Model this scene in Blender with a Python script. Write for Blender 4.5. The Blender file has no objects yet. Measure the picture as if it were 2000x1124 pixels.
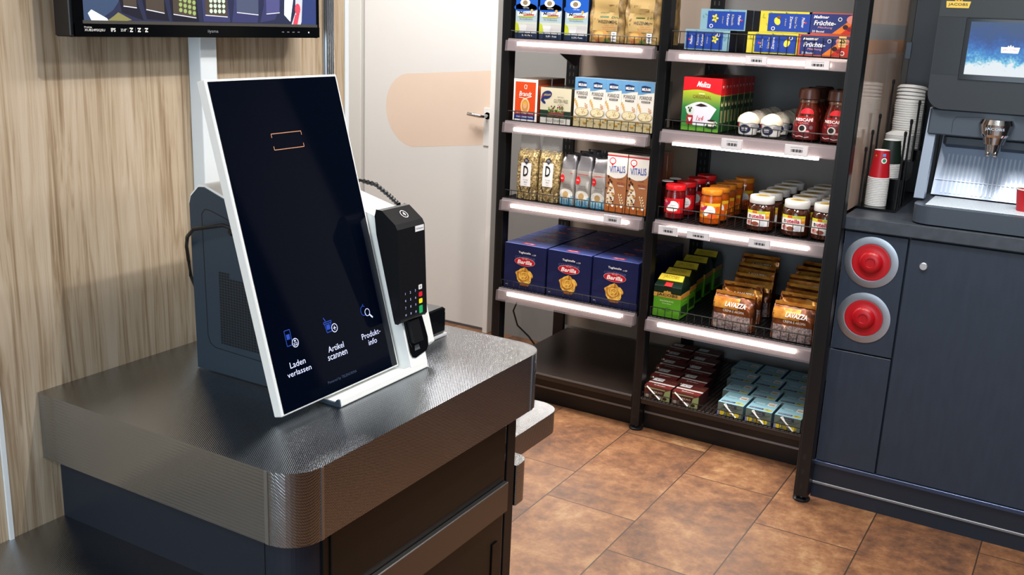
import bpy, math, random
from mathutils import Vector, Matrix
R_ = math.radians
PI = math.pi
sc = bpy.context.scene
col = sc.collection
random.seed(7)

# ---------------------------------------------------------------- camera
yaw, pitch, roll, FPX = R_(29.9208), R_(15.1022), R_(-2.4093), 1964.67
fwd = Vector((-math.sin(yaw) * math.cos(pitch), math.cos(yaw) * math.cos(pitch), -math.sin(pitch)))
rt0 = Vector((math.cos(yaw), math.sin(yaw), 0))
dn0 = fwd.cross(rt0)
rt = math.cos(roll) * rt0 + math.sin(roll) * dn0
dn = -math.sin(roll) * rt0 + math.cos(roll) * dn0
cd = bpy.data.cameras.new('camera')
cam = bpy.data.objects.new('camera', cd)
col.objects.link(cam)
cam.matrix_world = Matrix(((rt.x, -dn.x, -fwd.x, 0), (rt.y, -dn.y, -fwd.y, 0), (rt.z, -dn.z, -fwd.z, 1.44), (0, 0, 0, 1)))
cd.sensor_fit = 'HORIZONTAL'
cd.sensor_width = 36
cd.lens = 36 * FPX / 2000
cd.clip_start = .02
sc.camera = cam

# ---------------------------------------------------------------- world, exposure, lamps
w = bpy.data.worlds.new('world')
sc.world = w
w.use_nodes = True
w.node_tree.nodes['Background'].inputs[0].default_value = (.75, .82, .9, 1)
w.node_tree.nodes['Background'].inputs[1].default_value = .6
sc.view_settings.view_transform = 'Standard'
sc.view_settings.look = 'None'
sc.view_settings.gamma = 1
sc.view_settings.use_curve_mapping = False
sc.view_settings.exposure = 0.0


def area_lamp(name, loc, sx, sy, power, color, rot=(0, 0, 0), spread=180):
    l = bpy.data.lights.new(name, 'AREA')
    l.shape = 'RECTANGLE'
    l.size, l.size_y = sx, sy
    l.energy = power
    l.color = color
    l.spread = R_(spread)
    o = bpy.data.objects.new(name, l)
    o.location = loc
    o.rotation_euler = rot
    col.objects.link(o)
    return o


def spot_lamp(name, loc, target, power, color, angle=70, radius=.02, blend=.5):
    l = bpy.data.lights.new(name, 'SPOT')
    l.energy = power
    l.color = color
    l.spot_size = R_(angle)
    l.spot_blend = blend
    l.shadow_soft_size = radius
    o = bpy.data.objects.new(name, l)
    o.location = loc
    o.rotation_euler = (Vector(target) - Vector(loc)).to_track_quat('-Z', 'Y').to_euler()
    col.objects.link(o)
    return o


WARM = (1.0, .90, .78)
NEUT = (1.0, .96, .92)
# daylight through the shop front behind the camera
area_lamp('daylight_shop_front', (.3, -2.9, 1.5), 2.6, 1.9, 80, (.70, .86, 1.0), (R_(90), 0, 0))
# ceiling panels and track spots
area_lamp('ceiling_panel_lamp', (-.2, -.9, 2.56), 1.2, .3, 22, NEUT)
area_lamp('ceiling_panel_lamp', (-.3, 1.9, 2.56), .3, 1.2, 26, NEUT)
area_lamp('ceiling_panel_lamp', (.42, 2.2, 2.56), .3, 2.3, 24, NEUT)  # unseen panel, lengthened and placed to glint on the counter's steel edges
area_lamp('corridor_lamp', (-2.4, 2.9, 2.56), .8, .5, 46, (1, .98, .97))
spot_lamp('track_spot_lamp', (-.28, 1.28, 2.5), (-1.4, 1.2, 1.1), 42, NEUT, 95, .012)
spot_lamp('track_spot_lamp', (-.25, 2.3, 2.5), (-1.4, 1.3, 1.1), 22, NEUT, 80, .02)
spot_lamp('track_spot_lamp', (-1.05, 2.2, 2.5), (-1.25, 3.15, .5), 58, WARM, 75, .03)
spot_lamp('track_spot_lamp', (-.2, 2.1, 2.5), (-.55, 3.0, .2), 25, NEUT, 80, .03)
spot_lamp('track_spot_lamp', (-1.9, 2.6, 2.5), (-2.6, 3.88, 1.0), 40, NEUT, 100, .06)

# ---------------------------------------------------------------- materials
MATS = {}


def lin(h):
    if isinstance(h, str):
        c = [int(h[i:i + 2], 16) / 255 for i in (0, 2, 4)]
    else:
        c = h
    return tuple((x / 12.92 if x <= .04045 else ((x + .055) / 1.055) ** 2.4) for x in c) + (1,)


def mat(name, hexc='808080', rough=.5, metal=0., emit=None, es=0., coat=0., alpha=1., trans=0., spec=.5, ior=1.45):
    if name in MATS:
        return MATS[name]
    m = bpy.data.materials.new(name)
    m.use_nodes = True
    b = m.node_tree.nodes['Principled BSDF']
    b.inputs['Base Color'].default_value = lin(hexc)
    b.inputs['Roughness'].default_value = rough
    b.inputs['Metallic'].default_value = metal
    b.inputs['Specular IOR Level'].default_value = spec
    b.inputs['IOR'].default_value = ior
    b.inputs['Coat Weight'].default_value = coat
    b.inputs['Coat Roughness'].default_value = .08
    b.inputs['Transmission Weight'].default_value = trans
    b.inputs['Alpha'].default_value = alpha
    if emit:
        b.inputs['Emission Color'].default_value = lin(emit)
        b.inputs['Emission Strength'].default_value = es
    MATS[name] = m
    return m


class NT:
    def __init__(s, m):
        s.t = m.node_tree
        s.bsdf = s.t.nodes['Principled BSDF']

    def n(s, typ, **kw):
        nd = s.t.nodes.new(typ)
        for k, v in kw.items():
            if k.startswith('i_'):
                nd.inputs[k[2:].replace('_', ' ')].default_value = v
            else:
                setattr(nd, k, v)
        return nd

    def l(s, a, b):
        s.t.links.new(a, b)

    def math(s, op, a, b=None, c=None):
        nd = s.n('ShaderNodeMath', operation=op)
        for i, v in enumerate((a, b, c)):
            if v is None:
                continue
            if isinstance(v, (int, float)):
                nd.inputs[i].default_value = v
            else:
                s.l(v, nd.inputs[i])
        return nd.outputs[0]

    def ramp(s, fac, stops):
        r = s.n('ShaderNodeValToRGB')
        e = r.color_ramp.elements
        while len(e) > 1:
            e.remove(e[-1])
        e[0].position, e[0].color = stops[0][0], lin(stops[0][1])
        for p, c in stops[1:]:
            x = e.new(p)
            x.color = lin(c)
        s.l(fac, r.inputs[0])
        return r.outputs[0]

    def xyz(s):
        tc = s.n('ShaderNodeTexCoord')
        sp = s.n('ShaderNodeSeparateXYZ')
        s.l(tc.outputs['Object'], sp.inputs[0])
        return tc.outputs['Object'], sp.outputs

    def bump(s, h, strength, dist=.001):
        b = s.n('ShaderNodeBump')
        b.inputs['Strength'].default_value = strength
        b.inputs['Distance'].default_value = dist
        s.l(h, b.inputs['Height'])
        s.l(b.outputs[0], s.bsdf.inputs['Normal'])


def wood_mat():
    m = mat('light_wood_laminate', 'b9a283', .42)
    t = NT(m)
    co, _ = t.xyz()
    mp = t.n('ShaderNodeMapping')
    mp.inputs['Scale'].default_value = (9, 9, .55)
    t.l(co, mp.inputs[0])
    n1 = t.n('ShaderNodeTexNoise')
    n1.inputs['Scale'].default_value = 2.2
    n1.inputs['Detail'].default_value = 3
    t.l(mp.outputs[0], n1.inputs['Vector'])
    # warped fine vertical grain
    mp2 = t.n('ShaderNodeMapping')
    mp2.inputs['Scale'].default_value = (75, 75, 1.6)
    t.l(co, mp2.inputs[0])
    add = t.n('ShaderNodeVectorMath', operation='MULTIPLY_ADD')
    t.l(n1.outputs['Color'], add.inputs[0])
    add.inputs[1].default_value = (7, 7, 0)
    t.l(mp2.outputs[0], add.inputs[2])
    n2 = t.n('ShaderNodeTexNoise')
    n2.inputs['Scale'].default_value = 1.0
    n2.inputs['Detail'].default_value = 4
    n2.inputs['Roughness'].default_value = .65
    t.l(add.outputs[0], n2.inputs['Vector'])
    mp3 = t.n('ShaderNodeMapping')
    mp3.inputs['Scale'].default_value = (350, 350, 5)
    t.l(co, mp3.inputs[0])
    n3 = t.n('ShaderNodeTexNoise')
    n3.inputs['Scale'].default_value = 1.0
    n3.inputs['Detail'].default_value = 2
    t.l(mp3.outputs[0], n3.inputs['Vector'])
    f = t.math('ADD', t.math('MULTIPLY', n2.outputs[0], .6), t.math('ADD', t.math('MULTIPLY', n1.outputs[0], .25), t.math('MULTIPLY', n3.outputs[0], .15)))
    c = t.ramp(f, [(.34, '7d6850'), (.43, 'a08a70'), (.50, 'b8a58c'), (.60, 'c6b59f')])
    t.l(c, t.bsdf.inputs['Base Color'])
    return m


def steel_mat():
    m = mat('linen_embossed_steel', 'a6abb0', .22, 1.0)
    t = NT(m)
    co, (x, y, z) = t.xyz()
    k = 2 * PI / .0032
    a = t.math('SINE', t.math('MULTIPLY', t.math('ADD', x, z), k))
    b = t.math('SINE', t.math('MULTIPLY', t.math('ADD', y, t.math('MULTIPLY', z, .5)), k * .6))
    h = t.math('MULTIPLY', a, b)
    t.bump(h, .3, .0006)
    n = t.n('ShaderNodeTexNoise')
    n.inputs['Scale'].default_value = 9
    n.inputs['Detail'].default_value = 3
    t.l(co, n.inputs['Vector'])
    r = t.math('ADD', .07, t.math('MULTIPLY', n.outputs[0], .14))
    t.l(r, t.bsdf.inputs['Roughness'])
    return m


def floor_mat():
    m = mat('brown_stone_tile', '8a6040', .35)
    t = NT(m)
    co, (x, y, z) = t.xyz()
    u = t.math('DIVIDE', t.math('ADD', x, 1.3138), .3005)
    cu = t.math('FLOOR', u)
    v = t.math('DIVIDE', t.math('ADD', t.math('SUBTRACT', y, 2.555), t.math('MULTIPLY', cu, .2)), .6)
    cv = t.math('FLOOR', v)
    fu = t.math('FRACT', u)
    fv = t.math('FRACT', v)
    gu = t.math('MULTIPLY', t.math('MINIMUM', fu, t.math('SUBTRACT', 1, fu)), .3005)
    gv = t.math('MULTIPLY', t.math('MINIMUM', fv, t.math('SUBTRACT', 1, fv)), .6)
    g = t.math('LESS_THAN', t.math('MINIMUM', gu, gv), .0019)
    cmb = t.n('ShaderNodeCombineXYZ')
    t.l(cu, cmb.inputs[0])
    t.l(cv, cmb.inputs[1])
    wn = t.n('ShaderNodeTexWhiteNoise')
    t.l(cmb.outputs[0], wn.inputs[0])
    off = t.n('ShaderNodeVectorMath', operation='MULTIPLY_ADD')
    t.l(wn.outputs['Color'], off.inputs[0])
    off.inputs[1].default_value = (20, 20, 20)
    t.l(co, off.inputs[2])
    n1 = t.n('ShaderNodeTexNoise')
    n1.inputs['Scale'].default_value = 3.2
    n1.inputs['Detail'].default_value = 9
    n1.inputs['Roughness'].default_value = .68
    n1.inputs['Distortion'].default_value = .5
    t.l(off.outputs[0], n1.inputs['Vector'])
    n2 = t.n('ShaderNodeTexNoise')
    n2.inputs['Scale'].default_value = 22
    n2.inputs['Detail'].default_value = 8
    n2.inputs['Roughness'].default_value = .75
    t.l(off.outputs[0], n2.inputs['Vector'])
    f = t.math('ADD', t.math('MULTIPLY', n1.outputs[0], .58), t.math('MULTIPLY', n2.outputs[0], .42))
    c = t.ramp(f, [(.34, '3f2c25'), (.42, '5c4030'), (.49, '744f36'), (.55, '875f40'), (.61, '9a7855'), (.68, '988872')])
    mix = t.n('ShaderNodeMix', data_type='RGBA')
    t.l(g, mix.inputs[0])
    t.l(c, mix.inputs[6])
    mix.inputs[7].default_value = lin('35281f')
    t.l(mix.outputs[2], t.bsdf.inputs['Base Color'])
    r = t.math('ADD', .34, t.math('MULTIPLY', n2.outputs[0], .25))
    t.l(r, t.bsdf.inputs['Roughness'])
    hh = t.math('SUBTRACT', t.math('MULTIPLY', n2.outputs[0], .4), g)
    t.bump(hh, .25, .002)
    return m


def speckle_mat(name, c1, c2, c3, scale, rough=.6):
    m = mat(name, c2, rough)
    t = NT(m)
    co, _ = t.xyz()
    n = t.n('ShaderNodeTexVoronoi')
    n.inputs['Scale'].default_value = scale
    t.l(co, n.inputs['Vector'])
    sp = t.n('ShaderNodeSeparateColor')
    t.l(n.outputs['Color'], sp.inputs[0])
    c = t.ramp(sp.outputs[0], [(0, c1), (.35, c2), (.7, c3), (1, c2)])
    t.l(c, t.bsdf.inputs['Base Color'])
    t.bump(n.outputs['Distance'], .4, .002)
    return m


def noise_mat(name, c1, c2, scale, rough=.5, metal=0., bump=0., stretch=(1, 1, 1), lo=.35, hi=.65):
    m = mat(name, c1, rough, metal)
    t = NT(m)
    co, _ = t.xyz()
    mp = t.n('ShaderNodeMapping')
    mp.inputs['Scale'].default_value = stretch
    t.l(co, mp.inputs[0])
    n = t.n('ShaderNodeTexNoise')
    n.inputs['Scale'].default_value = scale
    n.inputs['Detail'].default_value = 5
    t.l(mp.outputs[0], n.inputs['Vector'])
    c = t.ramp(n.outputs[0], [(lo, c1), (hi, c2)])
    t.l(c, t.bsdf.inputs['Base Color'])
    if bump:
        t.bump(n.outputs[0], bump, .003)
    return m


WOOD = wood_mat()
STEEL = steel_mat()
FLOOR = floor_mat()
NAVY = noise_mat('navy_laminate', '242e3d', '283342', 60, .42, stretch=(1, 1, .2))
NAVYD = mat('dark_navy_coated', '1c2430', .38)
BLACKM = mat('black_powder_coat', '0e0f11', .33)
ALUM = mat('matte_aluminium', '85878c', .42, .6)
BLACKG = mat('black_gloss', '08090b', .12)
BLACKP = mat('black_plastic', '101114', .35)
WORKTOP = noise_mat('slate_worktop', '363c45', '3f4650', 40, .38)
WHITEP = mat('white_plastic', 'eef0ee', .32)
WHITEW = mat('white_wall_paint', 'd3d2cd', .6)
GREYW = mat('grey_wall_paint', '8a8885', .7)
CEIL = mat('ceiling_white', 'd8d6d0', .8)
ALU = mat('brushed_aluminium', 'b8bcc0', .3, 1.0)
ALUW = mat('white_aluminium_profile', 'dfe6ea', .35)
CHROME = mat('chrome', 'd8d8d8', .06, 1.0)
RAIL = mat('clear_grey_rail', '8a8083', .22, .4)
TUBE = mat('led_tube_light', 'ffffff', .4, emit='fff0de', es=9)
WIRE = mat('black_wire', '08080a', .4)
TAUPE = mat('taupe_back_panel', '978779', .5)
GREYP = mat('anthracite_back_panel', '7f7d7c', .45)
PAPER = mat('white_label_paper', 'e9e9ea', .5)
INK = mat('black_ink', '151515', .5)
WHITEI = mat('white_ink', 'f4f2ee', .45)
RED = mat('red_ink', 'c8141c', .4)

# ---------------------------------------------------------------- mesh building
_tc = {}


def text_geo(s, shear=0., bold=0.):
    k = (s, shear, bold)
    if k in _tc:
        return _tc[k]
    c = bpy.data.curves.new('t', 'FONT')
    c.body = s
    c.size = 1
    c.shear = shear
    c.offset = bold
    c.resolution_u = 2
    o = bpy.data.objects.new('t', c)
    me = o.to_mesh()
    vs = [(v.co.x, v.co.y) for v in me.vertices]
    fs = [tuple(p.vertices) for p in me.polygons]
    o.to_mesh_clear()
    bpy.data.objects.remove(o)
    bpy.data.curves.remove(c)
    if vs:
        x0 = min(v[0] for v in vs)
        x1 = max(v[0] for v in vs)
        y0 = min(v[1] for v in vs)
        y1 = max(v[1] for v in vs)
        vs = [(v[0] - (x0 + x1) / 2, v[1] - (y0 + y1) / 2) for v in vs]
        _tc[k] = (vs, fs, x1 - x0, y1 - y0)
    else:
        _tc[k] = ([], [], 1, 1)
    return _tc[k]


class MB:
    """collects shapes for one mesh object"""

    def __init__(s):
        s.v, s.f, s.m, s.mats, s.sm = [], [], [], [], []

    def mi(s, m):
        if m not in s.mats:
            s.mats.append(m)
        return s.mats.index(m)

    def add(s, vs, fs, m, smooth=False):
        b = len(s.v)
        i = s.mi(m)
        s.v += [tuple(v) for v in vs]
        for f in fs:
            s.f.append(tuple(b + j for j in f))
            s.m.append(i)
            s.sm.append(smooth)
        return s

    def box(s, x0, x1, y0, y1, z0, z1, m, c=0., T=None):
        """box, with chamfer c on all edges"""
        if c <= 0:
            vs = [(x, y, z) for x in (x0, x1) for y in (y0, y1) for z in (z0, z1)]
            fs = [(0, 1, 3, 2), (4, 6, 7, 5), (0, 4, 5, 1), (2, 3, 7, 6), (0, 2, 6, 4), (1, 5, 7, 3)]
        else:
            vs, idx = [], {}
            X, Y, Z = (x0, x1), (y0, y1), (z0, z1)
            for i in (0, 1):
                for j in (0, 1):
                    for k in (0, 1):
                        a, b, d = X[i], Y[j], Z[k]
                        ci, cj, ck = (c, -c)[i], (c, -c)[j], (c, -c)[k]
                        idx[i, j, k, 'x'] = len(vs)
                        vs.append((a, b + cj, d + ck))
                        idx[i, j, k, 'y'] = len(vs)
                        vs.append((a + ci, b, d + ck))
                        idx[i, j, k, 'z'] = len(vs)
                        vs.append((a + ci, b + cj, d))
            q = ((0, 0), (1, 0), (1, 1), (0, 1))
            fs = []
            for i in (0, 1):
                f = [idx[i, a, b, 'x'] for a, b in q]
                fs.append(f if i else f[::-1])
                f = [idx[a, i, b, 'y'] for a, b in q]
                fs.append(f[::-1] if i else f)
                f = [idx[a, b, i, 'z'] for a, b in q]
                fs.append(f if i else f[::-1])
            for a in (0, 1):
                for b in (0, 1):
                    fs.append([idx[0, a, b, 'y'], idx[1, a, b, 'y'], idx[1, a, b, 'z'], idx[0, a, b, 'z']])
                    fs.append([idx[a, 0, b, 'x'], idx[a, 1, b, 'x'], idx[a, 1, b, 'z'], idx[a, 0, b, 'z']])
                    fs.append([idx[a, b, 0, 'x'], idx[a, b, 1, 'x'], idx[a, b, 1, 'y'], idx[a, b, 0, 'y']])
                    for k in (0, 1):
                        fs.append([idx[a, b, k, t] for t in 'xyz'])
        if T is not None:
            vs = [T @ Vector(v) for v in vs]
        return s.add(vs, fs, m)

    def lathe(s, prof, m, cx=0, cy=0, n=24, smooth=True, T=None, cap=True):
        """prof: list of (r, z); m a material or list per band"""
        vs = []
        for r, z in prof:
            for i in range(n):
                a = 2 * PI * i / n
                vs.append((cx + r * math.cos(a), cy + r * math.sin(a), z))
        if T is not None:
            vs = [T @ Vector(v) for v in vs]
        b0 = len(s.v)
        s.v += [tuple(v) for v in vs]
        for k in range(len(prof) - 1):
            mm = m[k] if isinstance(m, list) else m
            mi = s.mi(mm)
            for i in range(n):
                j = (i + 1) % n
                s.f.append((b0 + k * n + i, b0 + k * n + j, b0 + (k + 1) * n + j, b0 + (k + 1) * n + i))
                s.m.append(mi)
                s.sm.append(smooth)
        if cap:
            for k, rev in ((0, True), (len(prof) - 1, False)):
                if prof[k][0] > 1e-6:
                    f = [b0 + k * n + i for i in range(n)]
                    s.f.append(tuple(f[::-1] if rev else f))
                    s.m.append(s.mi((m[0] if k == 0 else m[-1]) if isinstance(m, list) else m))
                    s.sm.append(False)
        return s

    def tube(s, pts, r, m, n=8, caps=True):
        pts = [Vector(p) for p in pts]
        rings = []
        up = Vector((0, 0, 1))
        for i, p in enumerate(pts):
            d = (pts[min(i + 1, len(pts) - 1)] - pts[max(i - 1, 0)]).normalized()
            u = up if abs(d.dot(up)) < .95 else Vector((1, 0, 0))
            a = d.cross(u).normalized()
            b = d.cross(a).normalized()
            rr = r[i] if isinstance(r, (list, tuple)) else r
            rings.append([p + rr * (math.cos(2 * PI * k / n) * a + math.sin(2 * PI * k / n) * b) for k in range(n)])
        vs = [v for g in rings for v in g]
        fs = []
        for i in range(len(rings) - 1):
            for k in range(n):
                j = (k + 1) % n
                fs.append((i * n + k, (i + 1) * n + k, (i + 1) * n + j, i * n + j))
        if caps:
            fs.append(tuple(range(n)))
            fs.append(tuple(range((len(rings) - 1) * n, len(rings) * n))[::-1])
        return s.add(vs, fs, m, n > 5)

    def rod(s, a, b, r, m, n=6):
        return s.tube([a, b], r, m, n)

    def prism(s, poly, axis, a, b, m, mside=None, T=None):
        """extrude a 2-D polygon along an axis; poly coords are the two other axes in order"""
        n = len(poly)

        def P(p, d):
            return {'x': (d, p[0], p[1]), 'y': (p[0], d, p[1]), 'z': (p[0], p[1], d)}[axis]
        vs = [P(p, a) for p in poly] + [P(p, b) for p in poly]
        if T is not None:
            vs = [T @ Vector(v) for v in vs]
        s.add(vs, [tuple(range(n)), tuple(range(n, 2 * n))[::-1]], m)
        s.add(vs, [(i, (i + 1) % n, n + (i + 1) % n, n + i) for i in range(n)], mside or m)
        return s

    # ---- flat and curved print; surf(u, v, layer) -> point
    def rect(s, surf, u0, v0, u1, v1, m, L=1, nu=1, nv=1):
        vs = [surf(u0 + (u1 - u0) * i / nu, v0 + (v1 - v0) * j / nv, L) for j in range(nv + 1) for i in range(nu + 1)]
        fs = [(j * (nu + 1) + i, j * (nu + 1) + i + 1, (j + 1) * (nu + 1) + i + 1, (j + 1) * (nu + 1) + i) for j in range(nv) for i in range(nu)]
        return s.add(vs, fs, m, True)

    def ell(s, surf, u, v, ru, rv, m, L=1, n=20, rings=1, rot=0., a0=0., a1=2 * PI):
        vs = [surf(u, v, L)]
        ca, sa = math.cos(rot), math.sin(rot)
        for k in range(1, rings + 1):
            for i in range(n + 1):
                a = a0 + (a1 - a0) * i / n
                x, y = ru * k / rings * math.cos(a), rv * k / rings * math.sin(a)
                vs.append(surf(u + x * ca - y * sa, v + x * sa + y * ca, L))
        fs = [(0, 1 + i, 2 + i) for i in range(n)]
        for k in range(1, rings):
            b = 1 + (k - 1) * (n + 1)
            fs += [(b + i, b + n + 1 + i, b + n + 2 + i, b + i + 1) for i in range(n)]
        return s.add(vs, fs, m, True)

    def ring(s, surf, u, v, ru, rv, t, m, L=1, n=24, a0=0., a1=2 * PI):
        vs = []
        for i in range(n + 1):
            a = a0 + (a1 - a0) * i / n
            for q in (0, t):
                vs.append(surf(u + (ru - q) * math.cos(a), v + (rv - q) * math.sin(a), L))
        return s.add(vs, [(2 * i, 2 * i + 2, 2 * i + 3, 2 * i + 1) for i in range(n)], m)

    def poly(s, surf, pts, m, L=1):
        return s.add([surf(u, v, L) for u, v in pts], [tuple(range(len(pts)))], m)

    def line(s, surf, pts, t, m, L=1):
        for (a, b), (c, d) in zip(pts, pts[1:]):
            dx, dy = c - a, d - b
            q = math.hypot(dx, dy) or 1
            nx, ny = -dy / q * t / 2, dx / q * t / 2
            s.poly(surf, [(a + nx, b + ny), (a - nx, b - ny), (c - nx, d - ny), (c + nx, d + ny)], m, L)
        return s

    def text(s, surf, st, u, v, h, m, L=2, wd=None, shear=0., bold=0., rot=0., align='c', arc=0.):
        vs, fs, tw, th = text_geo(st, shear, bold)
        k = h / max(th, 1e-6)
        kx = k if wd is None else wd / max(tw, 1e-6)
        ca, sa = math.cos(rot), math.sin(rot)
        ox = {'c': 0, 'l': tw * kx / 2, 'r': -tw * kx / 2}[align]
        out = []
        for x, y in vs:
            a, b = x * kx + ox, y * k
            if arc:
                b -= arc * a * a
            out.append(surf(u + a * ca - b * sa, v + a * sa + b * ca, L))
        return s.add(out, fs, m)

    def build(s, name, parent=None, label=None, bevel=0., T=None, cat=None, group=None, kind=None, sharp=35):
        me = bpy.data.meshes.new(name)
        me.from_pydata(s.v, [], s.f)
        for m in s.mats:
            me.materials.append(m)
        me.polygons.foreach_set('material_index', s.m)
        me.polygons.foreach_set('use_smooth', s.sm)
        me.update()
        if any(s.sm):
            me.set_sharp_from_angle(angle=R_(sharp))
        o = bpy.data.objects.new(name, me)
        col.objects.link(o)
        if parent is not None:
            o.parent = parent
        if T is not None:
            o.matrix_local = T
        if bevel:
            md = o.modifiers.new('bevel', 'BEVEL')
            md.width = bevel
            md.segments = 2
            md.limit_method = 'ANGLE'
            md.angle_limit = R_(40)
        tag(o, label, cat, group, kind)
        return o


def tag(o, label=None, cat=None, group=None, kind=None):
    for k, v in (('label', label), ('category', cat), ('group', group), ('kind', kind)):
        if v:
            o[k] = v
    return o


def thing(name, label, cat, loc=(0, 0, 0), rz=0., group=None):
    o = bpy.data.objects.new(name, None)
    o.empty_display_size = .05
    col.objects.link(o)
    o.location = loc
    o.rotation_euler = (0, 0, rz)
    return tag(o, label, cat, group)


def dup(root, loc, rz=0., label=None, group=None):
    r = root.copy()
    col.objects.link(r)
    r.location = loc
    r.rotation_euler = (0, 0, rz)
    if label:
        r['label'] = label
    if group:
        r['group'] = group
    for ch in list(root.children):
        c = ch.copy()
        col.objects.link(c)
        c.parent = r
        for g in list(ch.children):
            d = g.copy()
            col.objects.link(d)
            d.parent = c
    return r


def flat_y(y, s=-1, e=.0003):
    """print surface on the plane y, facing -y"""
    return lambda u, v, L: (u, y + s * e * L, v)


def flat_x(x, e=.0003):
    """print surface on the plane x, facing +x; u runs along +y"""
    return lambda u, v, L: (x + e * L, u, v)


def flat_z(z, e=.0003):
    return lambda u, v, L: (u, v, z + e * L)


def cyl(cx, cy, rf, e=.0003):
    """print wrapped on a turned body; rf(z) = radius; u = arc length from the front (-y)"""
    def f(u, v, L):
        r = rf(v) + e * L
        a = u / max(rf(v), 1e-4)
        return (cx + r * math.sin(a), cy - r * math.cos(a), v)
    return f


def interp(prof):
    def f(z):
        for (r0, z0), (r1, z1) in zip(prof, prof[1:]):
            if z0 <= z <= z1 and z1 > z0:
                return r0 + (r1 - r0) * (z - z0) / (z1 - z0)
        return prof[-1][0] if z > prof[-1][1] else prof[0][0]
    return f


def rrect(x0, x1, y0, y1, r, corners=(1, 1, 1, 1), n=8):
    """rounded rectangle, corners order: (x1,y0) (x1,y1) (x0,y1) (x0,y0)"""
    pts = []
    for (cx, cy, sx, sy, a0), on in zip(((x1, y0, -1, 1, -90), (x1, y1, -1, -1, 0), (x0, y1, 1, -1, 90), (x0, y0, 1, 1, 180)), corners):
        if on:
            for i in range(n + 1):
                a = R_(a0 + 90 * i / n)
                pts.append((cx + sx * r + r * math.cos(a), cy + sy * r + r * math.sin(a)))
        else:
            pts.append((cx, cy))
    return pts

# ================================================================ the room
XW, YB = -1.396, 3.885


def wbuild(mb, name, parent, **kw):
    """build in world coordinates under an Empty that sits at the thing's base"""
    o = mb.build(name, parent, **kw)
    o.matrix_parent_inverse = Matrix.Translation(parent.location).inverted()
    return o


def struct(name, mb, **kw):
    return mb.build(name, kind='structure', **kw)


struct('floor', MB().box(-3.6, 1.9, -3.1, 4.0, -.05, 0, FLOOR))
struct('ceiling', MB().box(-3.6, 1.9, -3.1, 4.0, 2.6, 2.65, CEIL))
struct('wall_left', MB().box(XW - .06, XW, -3.0, 1.682, 0, 2.6, WOOD))
struct('wall_corridor', MB().box(-3.55, -3.45, -3.0, YB, 0, 2.6, WHITEW))
struct('wall_right', MB().box(1.75, 1.85, -3.0, YB, 0, 2.6, mat('dark_cooler_fronts', '1d2027', .3)))
struct('wall_back', MB().box(-2.335, 1.85, YB, YB + .08, 0, 2.6, GREYW).box(-3.55, -3.24, YB, YB + .08, 0, 2.6, WHITEW)
       .box(-3.24, -2.335, YB, YB + .08, 2.1, 2.6, WHITEW))
wf = MB()
wf.box(-3.55, -1.1, -3.05, -2.97, 0, 2.6, WHITEW).box(1.7, 1.85, -3.05, -2.97, 0, 2.6, WHITEW).box(-1.1, 1.7, -3.05, -2.97, 2.5, 2.6, WHITEW).box(-1.1, 1.7, -3.05, -2.97, 0, .3, WHITEW)
struct('wall_front', wf)
# vertical profiles on the wooden wall
struct('trim_1', MB().box(XW, XW + .030, 1.262, 1.300, .832, 2.6, ALUW), bevel=.002)
mp_ = MB()
for k in range(4):
    mp_.lathe([(.0045, .832), (.0045, 2.6)], ALU, XW + .0045, 1.6195 + .006 * k, n=10)
mp_.box(XW, XW + .004, 1.613, 1.642, .832, 2.6, ALU)
struct('trim_2', mp_)
struct('trim_3', MB().box(XW, XW + .004, .853, .860, .6, 2.6, ALUW))
struct('trim_4', MB().box(XW - .065, XW + .002, 1.682, 1.694, 0, 2.6, ALUW))
# door in the back wall
DOORW = mat('off_white_door', 'dcdbd8', .38)
PEACH = mat('peach_print', 'e2ccb9', .38)
dr = thing('door_1', None, None, (-2.72, YB, 0))
dr['kind'] = 'structure'
db = MB().box(-3.085, -2.362, YB - .02, YB + .02, .012, 2.08, DOORW, .002)
S = flat_y(YB - .02)
pill = []
for i in range(15):
    a = R_(90 + 180 * i / 14)
    pill.append((-2.80 + .155 * math.cos(a), .995 + .17 * math.sin(a) - .012 * math.cos(a)))
pill = [(-2.3625, 1.205)] + pill + [(-2.3625, .878)]
db.poly(S, pill, PEACH)
wbuild(db, 'door_leaf', dr)
fr = MB().box(-3.24, -3.092, YB - .04, YB + .05, 0, 2.13, WHITEW, .003).box(-2.360, -2.334, YB - .05, YB + .05, 0, 2.13, mat('door_frame_white', 'eceae6', .4), .002)
fr.box(-3.24, -2.334, YB - .04, YB + .05, 2.085, 2.13, WHITEW).box(-3.20, -3.185, YB - .055, YB - .04, 0, 2.13, WHITEW, .002)
wbuild(fr, 'door_frame', dr)
dh = MB().tube([(-2.385, YB - .02, 1.005), (-2.385, YB - .062, 1.005), (-2.395, YB - .072, 1.006), (-2.46, YB - .072, 1.012)], .0085, CHROME, 12)
dh.box(-2.405, -2.366, YB - .026, YB - .02, .87, 1.04, DOORW, .002)
dh.lathe([(.016, 0), (.016, .006)], DOORW, T=Matrix.Translation((-2.385, YB - .02, 1.005)) @ Matrix.Rotation(PI / 2, 4, 'X'))
wbuild(dh, 'door_handle', dr)
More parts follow.
